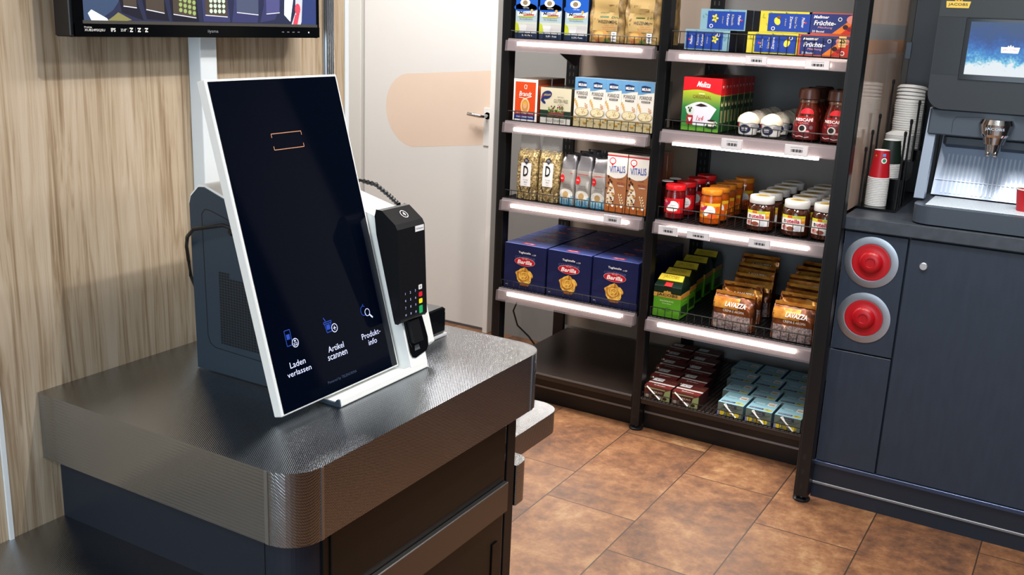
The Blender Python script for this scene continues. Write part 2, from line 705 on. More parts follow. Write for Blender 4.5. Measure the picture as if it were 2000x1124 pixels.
# glossy printed panel beside the coffee machine
PANEL = noise_mat('glossy_beige_panel', 'c4a896', 'cdb9aa', 2.5, .12, stretch=(1, 3, .3))
BAND = mat('grey_blue_print', 'a5a5a4', .12)
ORNG = mat('orange_print', 'cfa080', .12)
pt = thing('side_panel', 'tall glossy beige panel with printed grey and orange bands behind the paper cups', 'panel', (-.63, 3.35, .91))
pb = MB().box(-.655, -.632, 3.045, 3.70, .9115, 2.45, PANEL, .001)
S = flat_x(-.632)
pb.rect(S, 3.05, 1.416, 3.695, 1.462, BAND)
pb.rect(S, 3.05, 1.375, 3.695, 1.416, ORNG).rect(S, 3.05, 1.60, 3.695, 1.70, ORNG)
wbuild(pb, 'panel_board', pt)

# ================================================================ checkout counter
ct = thing('checkout_counter', 'dark navy checkout counter with embossed steel top standing against the wooden wall', 'counter', (-1.13, 1.28, 0))
plan = rrect(XW, -.851, .923, 1.622, .052, (1, 1, 0, 0), 12)
wbuild(MB().prism(plan, 'z', .718, .83, STEEL), 'steel_top', ct, bevel=.0028)
for (x, y, dx, dy) in ((-.9035, .9225, .0045, .002), (-.8505, .975, .002, .0035), (-.8505, 1.569, .002, .0035)):
    wbuild(MB().box(x - dx, x + dx * .4, y - dy * .4, y + dy, .7185, .8295, ALU), 'corner_seam', ct)
body = rrect(XW, -.881, .953, 1.567, .05, (1, 1, 0, 0), 12)
wbuild(MB().prism(body, 'z', 0, .718, NAVYD), 'counter_body', ct, bevel=.001)
fp = MB()
DARKW = mat('black_brown_panel', '14120f', .32)
fp.box(-.881, -.8765, 1.006, 1.525, .03, .715, DARKW, .001)
fp.box(-.8765, -.873, 1.02, 1.515, .60, .70, DARKW, .001)
fp.box(-.881, -.876, 1.531, 1.561, .03, .715, BLACKP, .001)
wbuild(fp, 'front_panel', ct)
BRSTEEL = mat('satin_steel', '888786', .36, 1.0)
wbuild(MB().box(-.8765, -.866, 1.03, 1.524, .522, .584, BRSTEEL, .0015), 'bumper_strip', ct, label='satin steel strip')
wbuild(MB().box(-.8765, -.8735, 1.485, 1.505, .33, .465, BLACKG, .001), 'grip_slot', ct)
sl = MB().box(-.9405, -.9395, .9523, .953, 0, .718, BLACKG)
wbuild(sl, 'body_seam', ct)
wbuild(MB().prism(rrect(XW, -.945, .30, .953, .045, (1, 0, 0, 0), 10), 'z', .549, .601, STEEL), 'side_shelf', ct, bevel=.0015)
wbuild(MB().prism(rrect(XW, -.945, 1.567, 1.889, .047, (0, 1, 0, 0), 10), 'z', .549, .599, STEEL), 'side_shelf', ct, bevel=.0015)
wbuild(MB().prism(rrect(-.93, -.874, 1.5672, 1.617, .026, (0, 1, 0, 0), 10), 'z', .512, .598, STEEL), 'bag_hook', ct, bevel=.002)

# ================================================================ self-checkout kiosk
kc = Vector((-1.060, 1.194, 1.089))
kt = R_(15.72)
KN = Vector((math.cos(kt), 0, math.sin(kt)))
KV = Vector((-math.sin(kt), 0, math.cos(kt)))
KU = Vector((0, 1, 0))
KM = Matrix(((KU.x, KV.x, KN.x, kc.x), (KU.y, KV.y, KN.y, kc.y), (KU.z, KV.z, KN.z, kc.z), (0, 0, 0, 1)))


def kscr(u, v, L):
    return kc + u * KU + v * KV + (.0002 * L) * KN


ks = thing('checkout_kiosk', 'white self checkout kiosk with tall tilted dark touchscreen on the steel counter', 'checkout kiosk', (-1.13, 1.27, .8305))
Z0 = .8312
side = [(-1.286, Z0), (-.967, Z0), (-.9695, .8438), (-.974, .8438), (-.978, .838), (-1.026, .838), (-1.034, .87), (-1.100, 1.113), (-1.215, 1.140), (-1.255, 1.153), (-1.268, 1.152), (-1.288, 1.133), (-1.292, 1.120)]
hb = MB().prism(side, 'y', 1.157, 1.345, WHITEP)
# right-hand column carrying the card terminal, leaning like the screen
col_r = [(-1.286, Z0), (-.967, Z0), (-.9695, .8438), (-1.040, 1.098), (-1.215, 1.140), (-1.255, 1.153), (-1.268, 1.152), (-1.288, 1.133), (-1.292, 1.120)]
hb.prism(col_r, 'y', 1.345, 1.393, WHITEP)
col_c = [(-1.286, Z0 + .012), (-.985, Z0 + .030), (-.9765, .870), (-1.040, 1.098), (-1.215, 1.140), (-1.255, 1.153), (-1.268, 1.152), (-1.288, 1.133), (-1.292, 1.120)]
hb.prism(col_c, 'y', 1.393, 1.425, WHITEP)
wbuild(hb, 'housing', ks, bevel=.002)
GRAPH = mat('graphite_side_cover', '2b3a48', .45)
sc_ = [(-1.284, Z0 + .0005), (-.9685, Z0 + .0005), (-.971, .8425), (-.975, .8425), (-.979, .837), (-1.028, .837), (-1.036, .87), (-1.102, 1.110), (-1.215, 1.136), (-1.255, 1.149), (-1.266, 1.148), (-1.284, 1.131), (-1.288, 1.118)]
cover = MB().prism(sc_, 'y', 1.1535, 1.157, GRAPH)
SY = flat_y(1.1535)
inner = [(-1.262, 1.108), (-1.252, 1.118), (-1.14, 1.088)]
cover.line(SY, [(-1.14, 1.086), (-1.238, 1.112), (-1.252, 1.113), (-1.260, 1.104), (-1.256, .895), (-1.251, .882), (-1.240, .876), (-1.05, .870)], .0014, INK)
wbuild(cover, 'side_cover', ks, label='graphite grey side cover')
vg = MB()
for i in range(20):
    for j in range(27):
        x, z = -1.225 + .0063 * i, .886 + .0047 * j
        if j > 24 and i > 3 or x > -1.035 - (z - .862) * .31:
            continue
        vg.rect(SY, x, z, x + .0046, z + .0034, INK, 2)
wbuild(vg, 'vent_grille', ks)
W2, H2 = .1455, .2542
bz = MB().box(-W2, W2, -H2, H2, -.0175, -.0004, WHITEP, .0015, T=KM)
bz.box(-.10, .10, -.15, .15, -.035, -.0176, WHITEP, T=KM)
wbuild(bz, 'screen_frame', ks, label='white screen frame')
GLASS = mat('dark_screen_glass', '020409', .05, emit='020920', es=.35)
sg = MB().rect(kscr, -W2 + .0045, -H2 + .003, W2 - .0045, H2 - .0035, GLASS, 1)
wbuild(sg, 'screen', ks, label='dark blue touchscreen')
TXT = mat('screen_text_glow', 'c8d0f0', .5, emit='c3cbf5', es=.62)
BLU = mat('screen_blue_glow', '1a3a90', .5, emit='1f3f9a', es=.7)
COP = mat('screen_copper_glow', 'a87458', .5, emit='a87458', es=.7)
DIMT = mat('screen_dim_glow', '2a3448', .5, emit='35425f', es=.6)
g = MB()
for s_ in (1, -1):
    v = .154 + .0125 * s_
    g.line(kscr, [(-.038, v - .006 * s_), (-.038, v), (.029, v), (.029, v - .006 * s_)], .0011, COP, 3)
wbuild(g, 'scan_frame', ks)
g = MB()
g.text(kscr, 'Laden', -.0905, -.1845, .0095, TXT, 3, wd=.034)
g.text(kscr, 'verlassen', -.0905, -.1975, .0085, TXT, 3, wd=.053)
wbuild(g, 'menu_caption', ks)
g = MB()
g.text(kscr, 'Artikel', 0, -.183, .0095, TXT, 3, wd=.038)
g.text(kscr, 'scannen', 0, -.1965, .0072, TXT, 3, wd=.047)
wbuild(g, 'menu_caption', ks)
g = MB()
g.text(kscr, 'Produkt-', .0905, -.1835, .0095, TXT, 3, wd=.049)
g.text(kscr, 'info', .0905, -.1965, .0095, TXT, 3, wd=.022)
wbuild(g, 'menu_caption', ks)
g = MB()
g.text(kscr, 'Powered by TELENORMA', 0, -.2335, .0058, DIMT, 3, wd=.071)
wbuild(g, 'footer_text', ks)
g = MB()
# phone with an exit arrow, basket with a plus, fruit under a lens
g.line(kscr, [(-.104, -.131), (-.092, -.131), (-.092, -.155), (-.104, -.155), (-.104, -.131)], .0011, BLU, 3)
g.rect(kscr, -.1015, -.1455, -.0945, -.1375, BLU, 3)
g.ring(kscr, -.086, -.1535, .0072, .0072, .0011, TXT, 4)
g.line(kscr, [(-.089, -.153), (-.089, -.157), (-.083, -.157), (-.083, -.153)], .001, TXT, 4)
g.line(kscr, [(-.086, -.155), (-.086, -.149)], .001, TXT, 4).line(kscr, [(-.088, -.151), (-.086, -.149), (-.084, -.151)], .001, TXT, 4)
wbuild(g, 'menu_icon', ks)
g = MB()
g.line(kscr, [(-.016, -.139), (.002, -.139), (.002, -.142), (-.016, -.142), (-.016, -.139)], .0013, BLU, 3)
g.line(kscr, [(-.0145, -.142), (-.0125, -.156), (-.001, -.156), (.0, -.142)], .0013, BLU, 3)
g.rect(kscr, -.0115, -.152, -.003, -.144, BLU, 3).line(kscr, [(-.0145, -.1315), (-.011, -.1375)], .0018, BLU, 3)
g.ring(kscr, .0063, -.1525, .0072, .0072, .0011, TXT, 4)
g.line(kscr, [(.0063, -.156), (.0063, -.149)], .0012, TXT, 4).line(kscr, [(.0028, -.1525), (.0098, -.1525)], .0012, TXT, 4)
wbuild(g, 'menu_icon', ks)
g = MB()
g.ring(kscr, .084, -.142, .0075, .0085, .0011, BLU, 3, a0=.9, a1=5.6)
g.line(kscr, [(.083, -.134), (.086, -.131)], .001, BLU, 3)
g.ring(kscr, .0925, -.1465, .0065, .0065, .0011, TXT, 4)
g.line(kscr, [(.0965, -.151), (.1035, -.158)], .0028, TXT, 4)
wbuild(g, 'menu_icon', ks)
# black recess with card tray below the terminal
rc = MB()


def kpan(u, v, L):
    """plane of the right-hand column: u = y, v = z"""
    return Vector((-.972 - (v - .856) * .281 + .0003 * L * 1.0, u, v + .00008 * L))


rp = [(1.349, .945), (1.349, .868), (1.353, .859), (1.362, .856), (1.396, .861), (1.404, .868), (1.407, .882), (1.404, .915), (1.400, .945)]
rc.poly(kpan, rp, BLACKG, 2)
rc.line(kpan, [(1.352, .925), (1.352, .884), (1.356, .876)], .0012, ALU, 4).line(kpan, [(1.386, .922), (1.389, .888), (1.380, .884)], .0012, ALU, 4)
rc.prism([(-.981, .884), (-.970, .884), (-.982, .922), (-.990, .922)], 'y', 1.356, 1.383, BLACKP)
rc.poly(kpan, [(1.362, .868), (1.378, .868), (1.376, .877), (1.364, .877)], mat('smoke_grey', '55585c', .2), 5)
wbuild(rc, 'card_tray', ks)

# ---------------------------------------------------------------- card terminal
te = thing('card_terminal', 'black card payment terminal with lit keypad mounted right of the kiosk screen', 'card terminal', (-1.0, 1.361, .93))
TY0, TY1 = 1.322, 1.400


def tface(u, v, L):
    return Vector((-.9775 - (v - .935) * .055 + .0003 * L, u, v))


tp = [(-.9765, .930), (-.9852, 1.088), (-.990, 1.0965), (-1.018, 1.117), (-1.030, 1.118), (-1.033, 1.106), (-1.029, 1.075), (-1.0065, .99), (-.9905, .930), (-.988, .924), (-.981, .924)]
tb = MB().prism(tp, 'y', TY0, TY1, BLACKP)
wbuild(tb, 'terminal_body', te, bevel=.004)
SCRG = mat('terminal_glass', '05070d', .08)
ts = MB().rect(tface, TY0 + .0035, .985, TY1 - .0035, 1.086, SCRG, 1)
ts.text(tface, 'castles', 1.3345, 1.0805, .0028, mat('grey_ink', '777b82', .5), 2)
ts.rect(tface, TY0 + .013, .995, TY1 - .012, 1.068, mat('terminal_lcd', '0a0d18', .15), 2)
wbuild(ts, 'display', te)
st = MB().rect(tface, 1.372, 1.0775, 1.3975, 1.0875, PAPER, 3).text(tface, 'Feld Nummer', 1.385, 1.0825, .003, mat('blue_ink', '2a4f8f', .5), 4, wd=.021)
wbuild(st, 'sticker', te, label='white sticker')
nf = MB()


def ttop(u, v, L):
    a = (v + .5)
    return Vector((-.991 - .026 * a + .00018 * L, u, 1.0972 + .0195 * a + .0002 * L))


nf.ring(lambda u, v, L: ttop(u, v / .0325, L), 1.365, 0, .0085, .0085, .0013, PAPER, 3)
for q in (.002, .004, .006):
    nf.ring(lambda u, v, L: ttop(u, v / .0325, L), 1.362, 0, q, q, .0011, PAPER, 3, n=8, a0=-.9, a1=.9)
wbuild(nf, 'contactless_mark', te)
KEYW = mat('key_backlit', '10131c', .3)
KEYL = mat('key_glow', 'bfc7ea', .4, emit='aab4ee', es=.55)
keys = {'R': mat('key_red', 'd02030', .35, emit='d02030', es=.25), 'Y': mat('key_yellow', 'e6d822', .35, emit='e6d822', es=.25), 'G': mat('key_green', '1fa55c', .35, emit='1fa55c', es=.25)}
for r_i, row in enumerate((('1', '2', '3'), ('4', '5', '6'), ('7', '8', '9'), ('*', '0', '#'))):
    for c_i, ch in enumerate(row):
        u, v = 1.3375 + .0145 * c_i, .9765 - .0125 * r_i
        k = MB()
        k.poly(tface, [(u + a, v + b) for a, b in rrect(-.0056, .0056, -.0045, .0045, .0018, n=3)], KEYL, 2)
        k.poly(tface, [(u + a, v + b) for a, b in rrect(-.0042, .0046, -.0036, .0028, .0014, n=3)], KEYW, 3)
        k.text(tface, ch, u, v - .0004, .0042, KEYL, 5)
        wbuild(k, 'key', te)
for ch, v, h, lb in (('W', .9795, .0042, None), ('R', .9665, .0042, 'red key'), ('Y', .9545, .0042, 'yellow key'), ('G', .9395, .0068, 'green key')):
    k = MB().poly(tface, [(1.382 + a, v + b) for a, b in rrect(-.0052, .0052, -h, h, .0018, n=3)], keys.get(ch, PAPER), 3)
    if ch == 'W':
        k.text(tface, '0', 1.382, v, .004, INK, 4)
    wbuild(k, 'key', te, label=lb)
# cables
cab = MB()
pts = [(-1.195, 1.10, 1.093), (-1.215, 1.094, 1.094), (-1.24, 1.096, 1.087), (-1.27, 1.11, 1.068), (-1.295, 1.13, 1.045), (-1.312, 1.148, 1.015), (-1.317, 1.156, .985), (-1.312, 1.165, .955)]
cab.tube([(-1.16, 1.144, 1.090)] + [(-1.19, 1.132, 1.098)] + [(x, y + .02, z) for x, y, z in pts[2:]] + [(-1.31, 1.19, .90), (-1.31, 1.21, .8345)], .0032, BLACKP, 8)
cab.lathe([(.008, 0), (.009, .006), (.0075, .014), (.004, .018)], BLACKP, T=Matrix.Translation((-1.178, 1.1528, 1.088)) @ Matrix.Rotation(PI / 2, 4, 'X'), n=14)
cab.build('power_cable', label='black cable looping from the left side of the kiosk', cat='cable')
coil = []
base = [Vector((-1.13, 1.372, 1.1405)), Vector((-1.115, 1.385, 1.150)), Vector((-1.085, 1.392, 1.145)), Vector((-1.055, 1.390, 1.130)), Vector((-1.03, 1.385, 1.1175))]
cc = MB()
for i in range(49):
    t_ = i / 48 * 4
    k = min(int(t_), 3)
    p = base[k].lerp(base[k + 1], t_ - k)
    r = .0035 + (.0012 if (i % 3 == 0) else 0) if i > 14 else .0028
    coil.append((p, r))
cc.tube([p for p, r in coil], [r for p, r in coil], BLACKP, 8)
cc.build('terminal_cable', label='short black ribbed cable plugged into the top of the card terminal', cat='cable')
# small black box behind the kiosk
bx = thing('receipt_printer', 'small glossy black box on the counter behind the kiosk', 'printer', (-1.09, 1.52, .8305))
wbuild(MB().box(-1.125, -1.046, 1.45, 1.566, .8365, .889, BLACKG), 'printer_case', bx, bevel=.006)
wbuild(MB().box(-1.127, -1.044, 1.448, 1.568, .8312, .8365, mat('light_grey_plastic', 'b9bcc0', .4), .001), 'printer_foot', bx, label='light grey base plate')

# ================================================================ wall monitor
XM = -1.333
mo = thing('wall_monitor', 'wide black monitor with security camera picture mounted on the wooden wall', 'monitor', (-1.365, 1.26, 1.384))
wbuild(MB().box(XM - .038, XM - .002, .986, 1.532, 1.384, 1.712, BLACKP, .002), 'monitor_case', mo, bevel=.003)
bf = MB()
for a in ((.992, 1.0085, 1.385, 1.711), (1.5235, 1.531, 1.385, 1.711), (1.0085, 1.5235, 1.7, 1.711)):
    bf.box(XM - .002, XM + .0005, *a, BLACKG)
bf.box(XM - .002, XM + .0015, .992, 1.531, 1.385, 1.4035, BLACKG)
bf.box(XM - .002, XM + .0018, 1.006, 1.5245, 1.4036, 1.4085, mat('grey_bezel_strip', '5d5a56', .35, .4))
wbuild(bf, 'bezel', mo)
SX = flat_x(XM + .0015)
mk = MB().text(SX, 'iiyama', 1.2604, 1.3937, .0065, mat('logo_grey', '8a8c90', .4), 1, wd=.0235)
WHI = WHITEI
mk.text(SX, 'ProLite', 1.0075, 1.3985, .0026, WHI, 1, align='l', wd=.013).text(SX, 'XUB2492QSU', 1.0075, 1.3940, .0042, WHI, 1, align='l', wd=.036)
mk.text(SX, 'IPS', 1.0585, 1.3948, .0056, WHI, 1, wd=.0085, bold=.02).text(SX, '23.8"', 1.0775, 1.3948, .0042, WHI, 1, wd=.011)
for i, u in enumerate((1.092, 1.107, 1.121)):
    mk.rect(SX, u - .0032, 1.3965, u + .0032, 1.3982, WHI).rect(SX, u - .0028, 1.3918, u + .0028, 1.3935, WHI).line(SX, [(u - .002, 1.3935), (u + .002, 1.3965)], .001, WHI)
for u in (1.0855, 1.0995, 1.114):
    mk.rect(SX, u, 1.392, u + .0003, 1.398, mat('grey_ink'))
for i in range(4):
    mk.rect(SX, 1.427 + .014 * i, 1.3938, 1.433 + .014 * i, 1.3952, mat('grey_ink'))
mk.ell(SX, 1.500, 1.3942, .0013, .0013, mat('power_led', 'ffffff', .4, emit='cfe2ff', es=3))
wbuild(mk, 'bezel_marks', mo)
wbuild(MB().box(XW, XM - .036, 1.19, 1.33, 1.50, 1.60, BLACKP), 'wall_mount', mo)


def glow(name, c, es=.9):
    return mat('picture_' + name, c, .5, emit=c, es=es)


PB, PD, PL, PO, PG = glow('navy', '1c2038'), glow('dark', '0e0e1c'), glow('line', 'b9bcc8'), glow('olive', '6e6a40'), glow('slate', '2c3c56')
PV, PGR, PMI, PW, PR = glow('violet', '2a2c50'), glow('green', '7d8f55'), glow('mint', 'a9c4a8'), glow('white', 'd5e4ea'), glow('red', 'b03a4a')
PBR = glow('brown', '3a322b')
SX = flat_x(XM - .0005, .00012)
pic = MB().rect(SX, 1.008, 1.408, 1.524, 1.70, PB)
pic.poly(SX, [(1.009, 1.70), (1.009, 1.408), (1.035, 1.408), (1.062, 1.424), (1.073, 1.437), (1.068, 1.70)], PG, 2)
pic.poly(SX, [(1.0165, 1.4185), (1.023, 1.424), (1.05, 1.4115), (1.052, 1.408), (1.022, 1.408)], PW, 4)
pic.poly(SX, [(1.062, 1.415), (1.071, 1.421), (1.096, 1.410), (1.084, 1.408), (1.050, 1.408)], PO, 3)
# doors of a chiller row, bent by the wide lens
doors = [((1.075, 1.44), (1.108, 1.437), (1.118, 1.410), (1.078, 1.421)), ((1.118, 1.44), (1.162, 1.44), (1.169, 1.410), (1.125, 1.412)),
         ((1.172, 1.44), (1.228, 1.44), (1.232, 1.4095), (1.176, 1.4095)), ((1.240, 1.44), (1.298, 1.44), (1.302, 1.4095), (1.242, 1.4095)),
         ((1.312, 1.44), (1.372, 1.44), (1.368, 1.4095), (1.306, 1.4095)), ((1.384, 1.44), (1.426, 1.44), (1.412, 1.416), (1.374, 1.410))]
for i, d in enumerate(doors):
    (a, b, c_, e) = d
    up = [(a[0] - .004, 1.70), (b[0] + .002, 1.70), b, c_, e, a]
    pic.poly(SX, up, PD if i < 3 else PV, 3)
    h0, h1 = 1.4265 - .006 * (i in (2, 3)) + .004 * (i == 0) - .001 * (i == 5), 1.4215 - .006 * (i == 2) - .003 * (i == 3) + .007 * (i == 0) + .007 * (i == 5) + .002 * (i == 4)
    ins = [(a[0] + .005, 1.70), (b[0] - .003, 1.70), (b[0] - .002, h1), (a[0] + .006, h0)]
    pic.poly(SX, ins, (PBR, PBR, PBR, PBR, glow('steel', '3b4258'), glow('plum', '40406a'))[i], 4)
    pic.line(SX, [(a[0] + .006, h0), (b[0] - .002, h1)], .0014, PL, 6)
for k, (u0, m_) in enumerate(((1.1935, PGR), (1.259, PMI))):
    for i in range(4):
        for j in range(4):
            pic.ell(SX, u0 + .0095 * i, 1.4275 + .0085 * j - (.0015 * i if k == 0 else 0), .0038, .0036, m_, 6, n=8)
pic.poly(SX, [(1.436, 1.425), (1.452, 1.413), (1.462, 1.46), (1.47, 1.70), (1.45, 1.70)], PW, 4)
pic.poly(SX, [(1.455, 1.408), (1.480, 1.408), (1.495, 1.44), (1.50, 1.70), (1.47, 1.70), (1.466, 1.43)], glow('grey', 'a6a8b0'), 4)
pic.ell(SX, 1.472, 1.436, .0075, .010, PR, 5).poly(SX, [(1.459, 1.408), (1.471, 1.408), (1.477, 1.428), (1.465, 1.426)], PR, 5)
pic.poly(SX, [(1.482, 1.408), (1.523, 1.408), (1.523, 1.70), (1.504, 1.70)], glow('blue', '24305c'), 5)
wbuild(pic, 'picture', mo)

# ================================================================ coffee cabinet
YC = 3.034
cb = thing('coffee_cabinet', 'dark navy cabinet with two red cup chutes under the coffee machine', 'cabinet', (.2, 3.4, 0))
CX0, CX1 = -.6175, .95
wbuild(MB().box(CX0, CX1, YC + .02, 3.80, .115, .872, NAVYD), 'carcass', cb)
wbuild(MB().box(CX0 + .004, -.4355, YC, YC + .019, .5015, .866, NAVY, .0012), 'chute_panel', cb)
wbuild(MB().box(CX0 + .004, -.4355, YC, YC + .019, .128, .497, NAVY, .0012), 'lower_panel', cb)
d = wbuild(MB().box(-.4305, .16, YC, YC + .019, .128, .866, NAVY, .0012), 'cabinet_door', cb)
d2 = wbuild(MB().box(.1645, .75, YC, YC + .019, .128, .866, NAVY, .0012), 'cabinet_door', cb)
kn = MB().lathe([(.0, 0), (.0098, 0), (.0112, .002), (.0112, .006), (.0095, .0075), (0, .0075)], mat('silver_lock', 'c9ccd0', .3, .8), n=28, cap=False,
                T=Matrix.Translation((-.3845, YC - .0002, .7935)) @ Matrix.Rotation(PI / 2, 4, 'X'))
wbuild(kn, 'lock', cb, label='round silver lock')
REDR = mat('red_rubber', 'ab0c18', .35)
BRST = mat('brushed_steel_ring', 'b5bac2', .3, 1.0)
for zc in (.782, .611):
    T = Matrix.Translation((-.529, YC - .0002, zc)) @ Matrix.Rotation(PI / 2, 4, 'X')
    wbuild(MB().lathe([(.0555, 0), (.0765, 0), (.0775, .001), (.0768, .0022), (.058, .0045), (.0555, .0042), (.0555, 0)], BRST, n=56, cap=False, T=T), 'chute_ring', cb, label='brushed steel ring')
    wbuild(MB().lathe([(.0553, .0005), (.0553, .0035), (.050, .0045), (.042, .003), (.034, .006), (.030, .0125), (.022, .0165), (.014, .0165), (.0125, .0145), (0, .0145)], REDR, n=48, cap=False, T=T),
           'chute_insert', cb, label='red rubber chute insert')
pl = MB().box(CX0, CX1, YC + .002, YC + .02, .0, .113, NAVYD)
wbuild(pl, 'plinth', cb)
tr = MB().box(CX0, CX1, YC - .005, YC + .012, .1135, .1265, mat('blue_anodised_strip', '45526e', .3, .7), .001)
wbuild(tr, 'ledge_strip', cb)
al = MB().box(CX0 + .002, CX1, YC - .002, YC + .003, .0475, .0555, ALUM, .001)
wbuild(al, 'plinth_strip', cb, label='aluminium strip along the plinth')
wk = MB().box(-.6225, .97, YC - .012, 3.82, .8735, .9105, WORKTOP)
wk.build('worktop', label='dark slate worktop running under the coffee machine', cat='worktop', bevel=.0015)

# ================================================================ coffee machine
cm = thing('coffee_machine', 'large black coffee machine with lit screen on the slate worktop', 'coffee machine', (-.245, 3.35, .911))
MC = -.245
CMB = mat('machine_black', '22262b', .38)
CMD = mat('machine_dark', '14171b', .3)
CMG = mat('machine_grey', '3b4450', .35)
CMS = mat('machine_silver', '8794a6', .35, .5)
XL, XR = -.459, -.031
bbd = thing('back_board', 'tall black board behind the coffee machine and the cup rack', 'board', (.17, 3.66, .911))
wbuild(MB().box(-.605, .95, 3.645, 3.70, .9115, 2.4, CMB, .002), 'board_panel', bbd)
wbuild(MB().box(-.618, -.600, 3.636, 3.6445, 1.355, 1.41, CMG, .001), 'latch', bbd)
wbuild(MB().box(XL + .02, XR - .02, 3.37, 3.63, .9125, 1.60, CMB, .003), 'rear_housing', cm, bevel=.003)
fr_ = [(XL, 1.62), (XL, 1.275)]
for i in range(9):
    a = R_(180 + 90 * i / 8)
    fr_.append((XL + .045 + .045 * math.cos(a), 1.277 + .045 * math.sin(a)))
for i in range(9):
    a = R_(270 + 90 * i / 8)
    fr_.append((XR - .045 + .045 * math.cos(a), 1.277 + .045 * math.sin(a)))
fr_ += [(XR, 1.62)]
wbuild(MB().prism(fr_, 'y', 3.15, 3.37, CMB), 'front_housing', cm, bevel=.003)
SF = flat_y(3.15)
fl = MB()
fl.line(SF, [(XL + .001, 1.488), (XR - .001, 1.488)], .0012, INK).line(SF, [(XL + .001, 1.3295), (-.385, 1.3295)], .0012, INK).line(SF, [(XR - .001, 1.3295), (-.105, 1.3295)], .0012, INK)
fl.rect(SF, XL + .002, 1.331, -.386, 1.487, CMD)
fl.rect(SF, -.104, 1.331, XR - .002, 1.487, CMD)
fl.rect(SF, XL + .002, 1.489, XR - .002, 1.619, mat('machine_upper', '24282a', .36))
wbuild(fl, 'front_panels', cm)
wbuild(MB().box(-.3845, -.1055, 3.1462, 3.1499, 1.318, 1.4865, BLACKG, .001), 'screen_frame', cm)
# the picture on the machine's own screen
SP = flat_y(3.1462, e=.00015)
SKM = mat('lit_blue_picture', '2a6fc0', .4, emit='2a6fc0', es=.6)
t = NT(SKM)
co, (x_, y_, z_) = t.xyz()
nz = t.n('ShaderNodeTexNoise')
nz.inputs['Scale'].default_value = 160
nz.inputs['Detail'].default_value = 4
t.l(co, nz.inputs['Vector'])
nw = t.n('ShaderNodeTexNoise')
nw.inputs['Scale'].default_value = 14
nw.inputs['Distortion'].default_value = 1.5
t.l(co, nw.inputs['Vector'])
gz = t.math('DIVIDE', t.math('SUBTRACT', z_, 1.335), .142)
ff = t.math('ADD', gz, t.math('ADD', t.math('MULTIPLY', t.math('SUBTRACT', nz.outputs[0], .5), .32), t.math('MULTIPLY', t.math('SUBTRACT', nw.outputs[0], .5), .35)))
cr = t.ramp(ff, [(.19, 'f2fbff'), (.26, '7fd0ee'), (.36, '3f92d8'), (.52, '2a63b4'), (.68, '27508f'), (.95, '36537f')])
t.l(cr, t.bsdf.inputs['Emission Color'])
t.bsdf.inputs['Emission Strength'].default_value = .85
t.bsdf.inputs['Base Color'].default_value = (0.01, .01, .012, 1)
scn = MB().rect(SP, -.371, 1.3335, -.119, 1.4775, SKM, 1)
LGW = mat('screen_white_glow', 'ffffff', .4, emit='eef2f6', es=.85)
LGR = mat('screen_red_glow', 'a03038', .4, emit='a04048', es=.7)


def badge(mb, S, u, v, wd, h, mb_, mt, mcr, L=2):
    mb.poly(S, [(u - wd / 2, v + h / 2), (u - wd / 2 + wd * .03, v - h / 2), (u + wd / 2 - wd * .06, v - h / 2), (u + wd / 2, v + h / 2)], mb_, L)
    for k in (-1, 0, 1):
        mb.poly(S, [(u + (k * .11 - .06) * wd, v + h / 2), (u + k * .13 * wd, v + h * (.95 if k == 0 else .78)), (u + (k * .11 + .06) * wd, v + h / 2)], mcr, L)
    mb.text(S, 'JACOBS', u - wd * .01, v - h * .02, h * .5, mt, L + 1, wd=wd * .8, bold=.01)


badge(scn, SP, -.262, 1.4045, .047, .0155, LGW, LGR, LGW, 3)
wbuild(scn, 'lit_screen', cm, label='lit blue screen picture')
bd = MB()
YELL = mat('badge_yellow', 'd9b94a', .35)
badge(bd, flat_y(3.15, e=.0006), -.412, 1.5215, .064, .018, YELL, mat('badge_brown', '3a1d10', .4), mat('badge_gold', 'c39a3a', .35), 4)
wbuild(bd, 'badge', cm, label='yellow coffee brand badge')
# bay under the front housing
wbuild(MB().box(XL + .012, XR - .012, 3.17, 3.37, 1.158, 1.2322, CMG, .004), 'brew_block', cm, bevel=.006)
wbuild(MB().line(flat_y(3.1698), [(-.382, 1.166), (-.382, 1.20), (-.375, 1.212), (-.30, 1.216)], .0012, INK, 1), 'brew_block_groove', cm)
for s_, xa in ((1, XL + .006), (-1, XR - .006)):
    wbuild(MB().prism([(3.20, 1.232), (3.13, .972), (3.165, .972), (3.235, 1.232)], 'x', xa, xa + s_ * .028, CMS), 'side_pillar', cm, bevel=.002)
bk = MB().prism([(3.335, 1.158), (3.32, 1.105), (3.25, .972), (3.37, .972), (3.37, 1.158)], 'x', XL + .036, XR - .036, mat('pale_splash_panel', '9fb0c8', .3, .2))


def splash(u, v, L):
    k = (v - .972) / (1.105 - .972)
    return (u, 3.25 + .07 * k - .0011 * L, v + .0004 * L)


